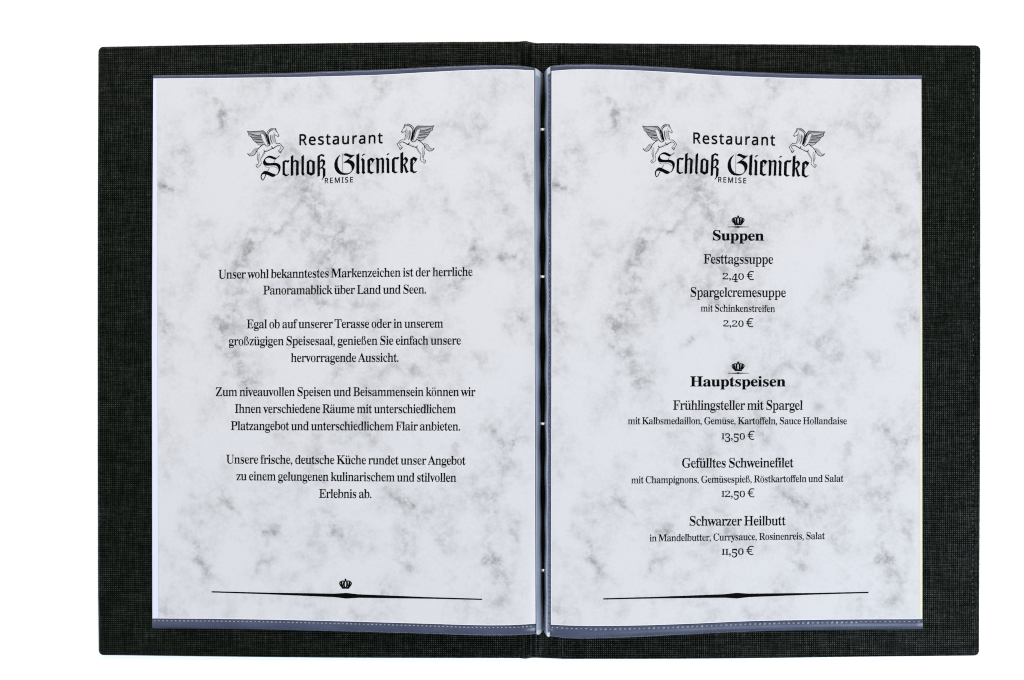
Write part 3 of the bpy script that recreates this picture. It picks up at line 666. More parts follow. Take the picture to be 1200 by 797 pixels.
 'y': (416, ["78 -214 53 -212 43 -204 34 -190 19 -172 10 -150 7 -125 9 -107 14 -90 2 -75 16 -63 33 -55 53 -53 70 -55 86 -60 99 -69 109 -81 92 -96 94 -113 93 -121 93 -129 94 -136 120 -139 127 -141 137 -137 149 -126 164 -106 186 -64 202 -7 71 369 54 405 42 422 29 426 12 429 -5 430 12 431 -11 465 245 465 222 432 190 424 177 421 174 416 173 408 175 397 180 383 275 182 336 360 345 387 347 407 347 415 348 421 345 424 320 432 297 465 449 465 426 432 422 428 417 423 415 413 390 358 246 -38 229 -81 213 -116 197 -145 158 -168 141 -186 128 -199 120 -208 102 -213"]),
 'z': (405, ["38 -4 36 22 267 424 191 421 152 418 125 411 109 399 95 380 81 354 68 316 35 317 43 465 412 465 391 430 169 40 226 43 268 46 301 55 327 70 347 91 365 122 382 164 391 164 379 -4"]),
 '0': (527, ["279 -16 230 -11 191 5 159 31 127 67 101 111 82 163 73 197 66 234 62 273 59 315 58 358 59 401 62 442 66 481 73 518 82 552 101 603 97 647 131 682 172 707 222 723 280 728 335 723 384 707 424 682 457 647 454 603 474 552 483 517 490 480 495 442 498 400 499 357 498 314 495 272 490 233 483 197 474 162 454 111 427 67 395 31 363 5 326 -11", "279 61 309 69 361 93 376 136 382 170 387 209 390 253 392 303 393 357 392 411 390 460 387 504 382 543 376 577 361 619 333 643 280 651 227 643 198 619 182 577 176 543 171 504 167 460 165 411 164 357 165 303 167 253 171 209 176 170 182 136 198 93 250 69"]),
 '1': (527, ["122 -4 106 57 178 59 193 60 204 64 242 71 247 81 251 96 252 118 242 612 137 538 137 521 121 511 100 507 83 510 69 517 72 530 74 546 68 565 37 591 107 617 132 629 161 647 192 669 263 722 381 720 353 118 354 99 357 84 362 73 399 65 411 61 428 59 500 57 483 -4"]),
 '2': (527, ["61 -4 29 105 178 257 216 297 274 334 300 367 322 398 337 428 347 457 354 487 359 518 360 551 358 585 351 611 340 631 321 644 291 652 258 655 214 651 178 637 162 615 151 583 145 540 171 484 130 485 100 493 88 506 79 526 67 553 63 587 66 612 74 636 59 658 78 678 104 695 135 709 171 720 212 726 258 728 328 723 386 708 432 682 466 648 456 606 463 557 461 533 457 509 450 486 439 463 425 439 407 413 332 322 213 200 118 112 362 116 380 118 397 123 411 132 436 145 440 161 443 180 449 214 486 214 481 -4"]),
 '3': (527, ["242 -16 197 -14 163 -8 133 1 110 14 92 30 76 48 63 67 55 88 48 110 44 135 34 156 50 172 69 184 90 191 116 192 111 150 110 119 121 96 174 79 202 69 235 66 256 67 275 71 293 78 310 88 354 102 366 120 375 143 380 172 382 206 378 241 365 270 344 296 305 315 257 327 203 331 167 333 142 403 207 405 245 409 275 422 328 443 345 471 355 505 358 545 356 578 349 605 338 627 320 642 288 652 251 655 220 653 191 646 171 635 161 619 153 601 148 580 169 502 127 503 97 510 85 523 76 541 64 566 60 595 67 631 56 663 88 690 133 711 189 724 256 728 323 723 381 709 428 684 464 651 455 609 463 559 458 516 442 477 417 443 388 415 357 392 310 380 362 380 390 371 417 359 444 344 468 325 488 302 475 275 484 243 487 205 485 166 477 131 464 100 447 74 426 51 407 32 384 16 360 4 333 -5 304 -11 276 -15"]),
 '4': (527, ["205 -4 175 57 207 59 228 60 246 64 262 70 304 81 311 99 313 125 315 181 39 181 37 248 293 717 439 716 409 255 517 255 513 181 409 181 411 125 413 99 420 81 462 70 477 64 496 60 517 59 534 57 504 -4", "84 254 315 255 313 426 315 521 306 611 284 583 260 540 236 498 219 470"]),
 '5': (527, ["244 -16 199 -14 166 -8 138 2 117 15 101 31 85 49 73 68 64 89 56 111 52 133 45 152 58 167 76 177 96 183 124 184 125 162 120 144 118 126 121 109 127 95 168 83 185 73 205 68 229 66 250 67 269 72 287 80 304 91 348 106 360 126 369 151 374 182 376 219 372 264 361 299 342 326 308 345 265 357 216 361 152 356 105 343 85 364 88 716 473 716 477 526 414 526 406 562 401 588 395 592 382 595 363 596 152 598 135 422 186 434 249 439 294 437 336 430 374 419 408 404 439 384 479 341 473 286 481 220 478 178 470 140 456 108 439 80 417 56 397 35 375 19 351 6 325 -4 298 -11 274 -15"]),
}
GLYPHS['bold'] = {
 'H': (777, ["17 -6 17 31 52 37 74 43 87 52 95 66 101 89 103 120 103 562 101 590 95 610 86 624 73 633 52 639 18 646 18 682 365 682 365 646 306 634 296 629 289 622 285 613 281 601 279 584 278 562 276 378 502 378 500 562 493 614 489 622 482 629 473 634 413 646 413 682 758 682 759 646 724 639 703 633 690 624 682 611 677 591 675 562 675 120 677 91 682 69 691 54 704 44 724 37 759 31 758 -6 413 -6 413 31 448 37 469 43 483 51 492 65 497 87 500 120 502 322 276 322 278 120 280 89 286 66 294 52 307 43 329 37 365 31 365 -6"]),
 'S': (579, ["58 -22 58 240 98 241 119 171 143 119 171 79 205 52 246 35 292 30 326 33 353 43 376 59 392 80 402 105 406 132 398 170 373 203 330 230 238 276 184 306 141 337 108 370 85 406 70 447 66 492 69 533 78 569 93 602 113 630 138 654 167 674 200 688 236 697 274 700 342 693 421 673 434 669 444 668 456 671 463 678 471 698 509 698 509 468 474 467 460 506 446 538 429 567 409 592 388 613 364 630 340 642 314 650 288 652 258 649 233 641 213 627 198 609 189 588 185 564 188 542 196 522 209 505 228 489 253 473 284 457 379 412 417 393 450 373 476 352 498 330 515 307 527 282 535 256 540 228 541 197 538 155 527 117 510 81 486 51 456 25 420 4 380 -11 334 -20 285 -23 234 -19 184 -7 144 6 125 10 118 9 112 8 109 5 95 -23"]),
 'a': (510, ["378 -23 332 -15 302 10 295 44 254 9 200 -13 142 -21 108 -17 78 -7 54 11 36 35 25 62 22 94 30 138 52 176 90 208 119 226 154 242 195 259 241 274 289 287 287 358 285 382 280 400 271 414 259 423 242 429 219 431 186 427 168 419 163 407 175 385 183 371 189 357 190 343 188 324 181 307 168 294 153 283 135 277 115 275 94 277 76 284 61 296 50 312 43 330 41 351 44 375 53 398 67 419 87 437 110 452 138 464 169 473 203 479 240 481 306 476 358 463 396 440 422 407 438 364 443 312 443 93 445 61 446 60 448 59 450 59 478 69 496 40 459 3 420 -16", "224 58 255 68 266 76 278 86 288 97 291 245 233 218 196 179 183 124 188 86 202 65"]),
 'e': (447, ["228 -23 190 -19 154 -9 121 9 92 33 68 63 48 98 33 139 24 184 21 233 24 279 33 322 49 360 69 395 95 424 125 448 158 466 195 477 233 481 289 474 336 454 375 421 405 376 422 322 428 258 425 241 179 241 187 182 201 132 224 98 256 78 296 71 331 77 364 98 400 136 431 109 398 58 362 23 321 -3 277 -18", "178 291 293 291 291 319 290 357 286 386 279 408 270 422 257 430 240 433 208 419 188 377 180 302"]),
 'i': (294, ["150 529 127 532 108 540 91 553 77 570 69 590 67 612 69 634 77 654 91 672 108 685 127 693 150 696 172 693 191 685 209 672 222 654 230 634 232 612 230 590 221 570 208 553 191 540 171 532", "21 -6 21 29 43 34 54 38 61 43 66 51 69 64 70 83 70 374 69 395 66 410 63 418 57 423 46 426 24 430 25 466 226 466 228 83 229 65 232 52 236 44 242 38 252 34 273 29 273 -6"]),
 'n': (565, ["21 -6 21 29 42 34 54 38 61 43 65 52 69 65 70 83 70 376 69 394 66 407 61 416 55 423 44 427 22 431 22 466 225 466 222 404 255 445 304 472 361 481 410 474 449 453 477 419 493 373 499 314 499 83 500 65 503 52 507 43 513 38 524 34 545 29 545 -6 294 -6 294 30 306 32 326 37 337 53 341 83 341 322 340 346 337 365 333 379 327 388 316 393 301 395 274 389 249 373 227 346 227 83 228 65 231 52 235 43 241 38 252 34 273 29 273 -6"]),
 'p': (551, ["20 -212 20 -178 38 -174 48 -171 55 -168 60 -162 64 -156 67 -148 70 -95 70 361 69 387 66 406 62 416 56 422 45 426 23 433 23 466 218 466 215 397 241 442 287 472 342 482 377 478 410 467 440 449 465 425 487 396 504 362 517 323 525 282 527 237 525 190 517 145 504 104 486 68 464 37 437 11 407 -8 373 -19 337 -23 289 -16 248 7 222 40 227 -85 233 -145 237 -155 243 -162 251 -167 299 -177 299 -212", "290 50 315 54 333 68 348 91 358 126 365 173 367 229 365 284 360 330 351 365 338 387 320 400 295 405 270 399 247 379 227 347 227 104 244 74 265 56"]),
 's': (428, ["224 -23 195 -20 162 -12 126 1 109 5 98 3 90 -4 80 -20 47 -19 47 162 84 163 98 121 114 89 134 63 158 45 182 34 209 30 230 32 247 37 260 45 269 57 275 70 277 86 272 110 256 130 227 149 155 185 122 204 96 224 74 246 59 271 50 298 47 327 52 369 66 405 91 437 123 462 163 477 209 482 248 477 297 464 308 462 316 461 323 462 329 467 338 481 368 479 368 323 334 322 319 359 304 385 286 405 266 420 244 429 221 432 203 430 189 426 178 418 170 409 165 398 164 385 165 372 169 360 177 350 188 341 203 331 221 321 288 288 319 271 345 251 365 230 379 205 387 175 390 140 385 94 370 54 344 21 310 -3 270 -18"]),
 't': (339, ["184 -22 146 -19 115 -8 92 10 76 35 67 67 64 105 66 408 24 408 23 448 125 553 149 582 169 609 188 636 220 635 220 466 314 466 314 408 220 408 222 122 223 104 225 89 229 79 234 73 240 69 249 68 267 73 284 87 304 118 338 100 316 53 290 21 259 -3 224 -17"]),
 'u': (556, ["194 -23 151 -18 116 -4 90 21 73 54 63 95 60 143 60 368 59 388 56 404 52 415 45 422 34 427 11 431 11 466 216 466 218 110 220 95 224 83 230 74 238 67 249 62 262 61 288 65 312 79 332 101 331 368 330 390 327 406 322 416 314 422 301 427 275 431 276 466 486 466 489 104 490 85 493 71 497 63 505 58 517 54 540 49 540 13 501 10 465 6 426 -1 385 -11 334 -21 336 52 327 33 305 14 280 -2 253 -14 224 -21"]),
}
GLYPHS['sans'] = {
 'E': (556, ["512 -16 81 -16 81 730 512 730 512 619 203 619 203 428 494 428 494 318 203 318 203 95 512 95"]),
 'I': (339, ["314 -16 24 -16 23 66 107 85 107 628 23 648 24 730 314 730 315 648 231 628 231 85 315 66"]),
 'M': (907, ["399 -18 164 608 189 611 198 576 201 508 202 433 196 -16 81 -16 81 730 243 732 463 147 442 147 666 732 826 730 826 -16 705 -16 699 439 700 509 703 575 712 610 736 607 498 -18"]),
 'R': (622, ["294 736 352 733 403 725 449 712 487 693 520 667 545 636 562 599 573 557 576 511 573 472 566 437 552 406 535 379 515 356 492 338 468 322 444 310 432 313 626 -11 491 -19 318 276 203 279 203 -16 81 -16 81 730", "289 614 203 620 203 387 293 393 343 397 380 407 407 422 424 443 435 471 439 507 437 533 432 554 424 570 413 583 398 594 379 602 354 609 324 613"]),
 'S': (549, ["524 191 520 147 509 106 489 70 463 39 430 14 391 -6 347 -21 299 -29 247 -32 168 -28 98 -16 33 11 39 128 84 120 113 111 145 102 180 96 215 91 251 90 282 91 309 96 332 102 351 111 365 122 376 135 384 149 388 165 390 183 389 202 385 217 378 230 369 242 354 255 335 267 309 280 276 294 236 310 153 347 129 362 108 378 90 396 74 416 61 437 51 461 44 486 39 513 38 542 42 582 53 619 71 652 96 680 126 704 161 722 200 736 242 743 288 746 328 745 365 741 401 734 434 726 465 716 505 693 467 587 371 613 344 618 315 622 286 623 260 622 238 618 220 612 205 604 193 594 184 584 178 571 174 557 173 541 174 522 178 506 185 493 194 481 208 469 226 457 250 445 279 431 315 417 356 401 392 384 425 366 454 346 479 322 498 295 513 264 521 230"]),
 'a': (561, ["288 567 327 565 363 560 395 550 424 536 448 518 479 478 496 427 502 366 496 -16 402 -17 385 59 404 56 396 43 379 26 361 10 342 -3 320 -14 298 -22 273 -28 245 -31 215 -32 181 -30 149 -24 119 -13 92 2 68 23 49 48 35 78 27 112 24 150 32 205 56 253 96 290 128 308 164 322 205 332 251 339 302 342 378 338 372 354 369 391 361 416 350 432 334 443 311 450 283 452 258 451 233 447 210 441 123 413 84 507 121 531 150 543 182 553 216 561 252 565", "315 237 258 232 215 222 188 209 172 193 162 173 159 148 161 126 168 111 178 99 193 91 212 85 235 83 273 87 306 98 334 115 354 139 367 172 371 215 378 246"]),
 'e': (564, ["292 568 339 564 383 553 422 535 456 510 484 478 506 441 522 399 532 354 535 305 529 235 162 236 174 200 187 159 209 128 237 105 273 92 318 87 348 88 377 91 402 96 502 120 507 13 469 -7 441 -16 412 -23 382 -28 349 -31 313 -32 261 -28 213 -17 168 2 128 28 95 62 68 103 55 131 45 161 39 194 34 228 33 264 34 300 38 334 44 366 53 396 65 425 89 466 119 502 156 531 197 551 243 564", "291 452 257 448 230 437 208 419 190 393 177 360 165 335 405 336 398 348 393 372 387 393 378 410 366 425 352 436 336 445 315 450"]),
 'n': (618, ["343 568 382 566 417 560 450 550 478 535 503 515 524 491 540 462 551 428 557 391 559 350 553 -16 434 -16 428 342 425 379 417 406 405 425 387 438 363 447 330 450 282 445 248 431 225 409 209 376 199 333 195 277 189 -16 69 -16 69 552 170 553 183 480 164 483 170 495 187 512 206 527 226 540 248 550 271 558 295 564 319 567"]),
 'r': (413, ["335 568 370 566 416 553 400 441 356 442 329 444 312 443 295 439 279 433 264 425 249 414 236 402 224 387 214 371 206 352 200 332 196 310 195 285 189 -16 69 -16 69 552 172 552 182 454 160 457 165 470 180 490 196 508 215 525 235 539 258 552 282 561 308 566"]),
 's': (479, ["456 148 453 111 443 78 426 48 403 23 375 3 342 -13 305 -23 264 -30 220 -32 183 -31 149 -28 119 -22 91 -15 66 -6 33 12 40 122 136 96 164 89 193 84 222 83 260 85 288 91 306 101 318 112 325 124 327 141 326 149 324 156 320 163 313 171 303 179 288 189 208 224 118 265 92 280 71 299 53 320 39 344 32 373 29 405 36 453 58 494 94 527 121 542 150 554 181 562 215 566 252 568 285 567 318 564 348 558 377 550 405 541 443 518 402 420 316 443 293 448 270 451 246 452 216 450 192 445 175 438 164 429 159 420 157 408 158 400 161 392 165 386 173 378 185 370 201 361 282 327 370 287 395 271 416 253 433 231 446 207 454 179"]),
 't': (361, ["264 84 302 87 353 90 357 -7 303 -27 249 -32 219 -30 190 -25 163 -16 137 -1 114 18 95 44 81 75 73 113 70 155 76 452 0 452 -2 522 76 560 115 677 196 675 196 552 351 552 351 452 196 452 202 159 204 133 210 114 219 101 231 92 246 86"]),
 'u': (618, ["549 552 549 -16 447 -17 434 54 454 51 449 39 432 22 412 7 392 -5 370 -15 347 -23 323 -28 299 -31 274 -32 231 -30 192 -22 157 -9 126 9 101 34 81 64 68 99 60 140 57 184 63 552 184 552 190 192 193 156 201 129 213 110 230 97 255 88 287 85 321 87 348 94 370 104 386 118 400 136 410 159 417 187 421 220 423 257 429 552"]),
 '€': (572, ["380 723 413 722 444 718 474 712 503 703 531 692 559 677 522 605 456 633 431 640 406 645 380 646 356 645 333 641 312 635 292 625 274 614 257 599 243 582 229 562 217 539 207 514 198 486 191 455 435 455 435 390 184 390 183 371 183 352 183 333 184 311 405 311 405 246 192 246 201 210 214 178 229 150 247 125 269 105 294 89 322 77 354 70 388 68 414 69 440 72 466 77 537 100 537 22 468 0 442 -6 414 -9 383 -10 332 -7 286 4 245 21 209 45 179 74 153 109 132 150 115 196 103 246 23 246 23 311 95 311 94 331 94 352 94 373 95 390 23 390 23 455 102 455 108 487 116 517 126 545 137 572 150 597 176 634 207 665 243 690 284 708 330 719"]),
}

# ------------------------------------------------------------------ printing: everything is a thin layer of ink lying on the bowed paper
INK_Z = 0.00006


def starts(cs):
    out, n = [], 0
    for c in cs:
        out.append(n)
        n += len(c)
    return out


def inside(p, c):
    r = False
    for (x0, y0), (x1, y1) in zip(c, c[1:] + c[:1]):
        if (y0 > p[1]) != (y1 > p[1]) and p[0] < x0 + (p[1] - y0) / (y1 - y0) * (x1 - x0):
            r = not r
    return r


def islands(cs):
    """Outer outlines, each with the holes that lie in it (as indices)."""
    holes = {i: [j for j in range(len(cs)) if j != i and inside(cs[i][0], cs[j])] for i in range(len(cs))}
    outer = [i for i in holes if len(holes[i]) % 2 == 0]
    return [[i] + [j for j in holes if j not in outer and i in holes[j]] for i in outer]


def ink(name, side, polys, parent, mats=M_INK):
    """polys: list of (contours in photo pixels, material index); each is filled even-odd and laid on the paper."""
    zf = SIDES[side]['z']
    V, F, FM = [], [], []
    for k, (cs, mi) in enumerate(polys):
        flat = [Vector((x, y, 0)) for c in cs for x, y in c]
        tris = []
        for grp in islands(cs):
            ids = [i for ci in grp for i in range(starts(cs)[ci], starts(cs)[ci] + len(cs[ci]))]
            tris += [tuple(ids[i] for i in t) for t in tessellate_polygon([[Vector((x * 40, y * 40, 0)) for x, y in cs[ci]] for ci in grp])]
        n0 = len(V)
        dz = INK_Z + (k % 12) * 0.0000025 + (0.00002 if mi == 0 else 0)
        for p in flat:
            V.append(at(p.x, p.y, float(zf(p.x)) + dz))
        for t in tris:
            a, b, c = (flat[i] for i in t)
            cr = (b.x - a.x) * (c.y - a.y) - (b.y - a.y) * (c.x - a.x)
            if abs(cr) < 1e-7:
                continue
            F.append(tuple(n0 + i for i in (t if cr < 0 else t[::-1])))
            FM.append(mi)
    return mesh(name, V, F, mats, parent, False, FM)


def parse(s):
    v = list(map(float, s.split()))
    return list(zip(v[::2], v[1::2]))


FONT = {f: {c: (a, [parse(s) for s in cs]) for c, (a, cs) in d.items()} for f, d in GLYPHS.items()}


def xform(cs, sx=1, sy=1, dx=0, dy=0):
    return [[(x * sx + dx, y * sy + dy) for x, y in c] for c in cs]


def disc(cx, cy, r, n=12):
    return [(cx + r * math.cos(2 * math.pi * i / n), cy + r * math.sin(2 * math.pi * i / n)) for i in range(n)]


serif = FONT['serif']
FONT['sans']['M'] = (907, [parse('81 -16 81 730 243 732 453 195 664 732 826 730 826 -16 705 -16 699 505 498 -18 399 -18 202 500 196 -16')])
# small stops and dotted vowels
stop = disc(112, 50, 64)
comma = [(45, 50), (60, 98), (108, 116), (160, 96), (178, 45), (162, -40), (115, -100), (58, -140), (46, -122), (90, -80), (108, -28), (104, -12), (70, -4)]
serif['.'] = (215, [stop])
serif[','] = (225, [comma])
for ch, base, c0, c1 in (('ä', 'a', 150, 335), ('ö', 'o', 155, 335), ('ü', 'u', 165, 355)):
    a, cs = serif[base]
    serif[ch] = (a, cs + [disc(c0, 610, 55), disc(c1, 610, 55)])
serif['ß'] = (505, [[(15, 0), (15, 18), (62, 30), (78, 60), (78, 500), (92, 590), (140, 655), (225, 692), (310, 682), (375, 640), (398, 575), (385, 510), (340, 455),
                     (310, 425), (330, 400), (400, 350), (450, 280), (470, 200), (450, 95), (395, 25), (310, -12), (250, -5), (222, 30), (222, 75), (245, 100), (282, 98),
                     (300, 60), (322, 25), (350, 40), (368, 100), (372, 190), (350, 270), (300, 335), (235, 390), (222, 425), (255, 470), (290, 530), (300, 585),
                     (285, 635), (245, 662), (205, 645), (180, 590), (174, 500), (174, 0)]])
# old-style figures
for ch in '02':
    a, cs = serif[ch]
    serif[ch] = (int(a * .92), xform(cs, .92, .70))
a, cs = serif['I']
serif['1'] = (int(a * .8), xform(cs, .80, .69))
for ch in '345':
    a, cs = serif[ch]
    serif[ch] = (int(a * .9), xform(cs, .9, .96, 0, -205))
serif['€'] = FONT['sans']['€']
SPACE = 0.18


def setting(font, text, track=0.0, space=SPACE):
    """Glyph contours in em units on a baseline at y = 0, and the width of the inked line."""
    x, out = 0.0, []
    for ch in text:
        if ch == ' ':
            x += space * 1000
            continue
        a, cs = FONT[font][ch]
        out.append(xform(cs, 1, 1, x, 0))
        x += a + track * 1000
    xs = [p[0] for g in out for c in g for p in c]
    return out, min(xs), max(xs)


def line(name, side, parent, font, text, size, x0, y0, x1, y1, track=-0.022, space=SPACE):
    """A line of print from (x0, y0) to (x1, y1) along its baseline, in photo pixels; letters stand upright on it."""
    gl, a, b = setting(font, text, track, space)
    polys = []
    for g in gl:
        cs = []
        for c in g:
            q = []
            for x, y in c:
                t = (x - a) / (b - a)
                q.append((x0 + (x1 - x0) * t, y0 + (y1 - y0) * t - y * size / 1000))
            cs.append(q)
        polys.append((cs, 0))
    return ink(name, side, polys, parent)


BODY = 15.2
for text, x0, y0, x1, y1 in [
    ('Unser wohl bekanntestes Markenzeichen ist der herrliche', 255.7, 326.6, 554.0, 323.3),
    ('Panoramablick über Land und Seen.', 308.2, 345.2, 499.3, 344.0),
    ('Egal ob auf unserer Terasse oder in unserem', 289.0, 384.8, 519.4, 384.0),
    ('großzügigen Speisesaal, genießen Sie einfach unsere', 268.0, 404.8, 540.3, 403.8),
    ('hervorragende Aussicht.', 340.7, 424.3, 467.1, 424.0),
    ('Zum niveauvollen Speisen und Beisammensein können wir', 252.7, 464.2, 557.1, 464.2),
    ('Ihnen verschiedene Räume mit unterschiedlichem', 275.0, 484.0, 534.3, 484.3),
    ('Platzangebot und unterschiedlichem Flair anbieten.', 270.3, 504.0, 539.2, 504.6),
    ('Unsere frische, deutsche Küche rundet unser Angebot', 264.8, 543.2, 545.8, 544.8),
    ('zu einem gelungenen kulinarischem und stilvollen', 277.1, 562.8, 534.8, 564.8),
    ('Erlebnis ab.', 373.7, 583.5, 435.3, 583.8),
]:
    line('text_line', 'left', sheet_l, 'serif', text, BODY, x0, y0, x1, y1)

for name, font, text, size, x0, y0, x1, y1 in [
    ('section_heading', 'bold', 'Suppen', 17.3, 835.3, 281.6, 895.2, 282.0),
    ('dish_name', 'serif', 'Festtagssuppe', 16.3, 824.4, 308.9, 906.3, 309.2),
    ('price', 'serif', '2,40 €', 14.6, 846.6, 327.3, 883.8, 328.2),
    ('dish_name', 'serif', 'Spargelcremesuppe', 16.3, 809.2, 347.8, 921.1, 348.2),
    ('dish_note', 'serif', 'mit Schinkenstreifen', 12.0, 821.0, 365.0, 908.5, 365.8),
    ('price', 'serif', '2,20 €', 14.6, 847.4, 382.6, 882.9, 383.4),
    ('section_heading', 'bold', 'Hauptspeisen', 17.3, 808.9, 452.8, 920.6, 452.8),
    ('dish_name', 'serif', 'Frühlingsteller mit Spargel', 16.3, 788.6, 480.3, 940.9, 480.3),
    ('dish_note', 'serif', 'mit Kalbsmedaillon, Gemüse, Kartoffeln, Sauce Hollandaise', 12.0, 735.7, 497.2, 992.6, 497.2),
    ('price', 'serif', '13,50 €', 14.6, 845.2, 514.8, 884.3, 515.4),
    ('dish_name', 'serif', 'Gefülltes Schweinefilet', 16.3, 799.3, 548.1, 930.2, 547.6),
    ('dish_note', 'serif', 'mit Champignons, Gemüsespieß, Röstkartoffeln und Salat', 12.0, 739.6, 566.5, 988.7, 564.6),
    ('price', 'serif', '12,50 €', 14.6, 845.2, 582.4, 884.3, 582.8),
    ('dish_name', 'serif', 'Schwarzer Heilbutt', 16.3, 808.1, 616.1, 921.0, 615.6),
    ('dish_note', 'serif', 'in Mandelbutter, Currysauce, Rosinenreis, Salat', 12.0, 761.1, 634.6, 966.9, 631.8),
    ('price', 'serif', '11,50 €', 14.6, 845.4, 650.2, 883.3, 650.2),
]:
    line(name, 'right', sheet_r, font, text, size, x0, y0, x1, y1)


# ------------------------------------------------------------------ drawn ornaments
def spline(pts, step=1.2):
    """Catmull-Rom through (x, y, width) points."""
    P = np.array(pts, float)
    if len(P) == 2:
        n = max(1, int(np.hypot(*(P[1] - P[0])[:2]) / 12))
        return P[0] + (P[1] - P[0]) * np.linspace(0, 1, n + 1)[:, None]
    Q = np.vstack([2 * P[0] - P[1], P, 2 * P[-1] - P[-2]])
    out = []
    for i in range(1, len(Q) - 2):
        for t in np.linspace(0, 1, 5)[:-1]:
            out.append(.5 * (2 * Q[i] + (Q[i + 1] - Q[i - 1]) * t + (2 * Q[i - 1] - 5 * Q[i] + 4 * Q[i + 1] - Q[i + 2]) * t * t
                             + (3 * Q[i] - Q[i - 1] - 3 * Q[i + 1] + Q[i + 2]) * t ** 3))
    out.append(P[-1])
    return np.array(out)


def stroke(pts, w=5.0):
    """Quads of a pen stroke; pts are (x, y) or (x, y, width)."""
    P = spline([(p[0], p[1], p[2] if len(p) > 2 else w) for p in pts])
    t = np.gradient(P[:, :2], axis=0)
    t /= np.linalg.norm(t, axis=1)[:, None] + 1e-9
    nrm = np.stack([-t[:, 1], t[:, 0]], 1) * (np.maximum(P[:, 2:3], .5) * .66)
    A, B = P[:, :2] + nrm, P[:, :2] - nrm
    return [[tuple(A[i]), tuple(A[i + 1]), tuple(B[i + 1]), tuple(B[i])] for i in range(len(P) - 1)]


def affine(src, dst):
    A = np.array([[x, y, 1] for x, y in src], float)
    M, *_ = np.linalg.lstsq(A, np.array(dst, float), rcond=None)
    return lambda p: tuple(np.array([p[0], p[1], 1.0]) @ M)


def pts_of(s):
    return [tuple(map(float, q.split(','))) for q in s.split()]


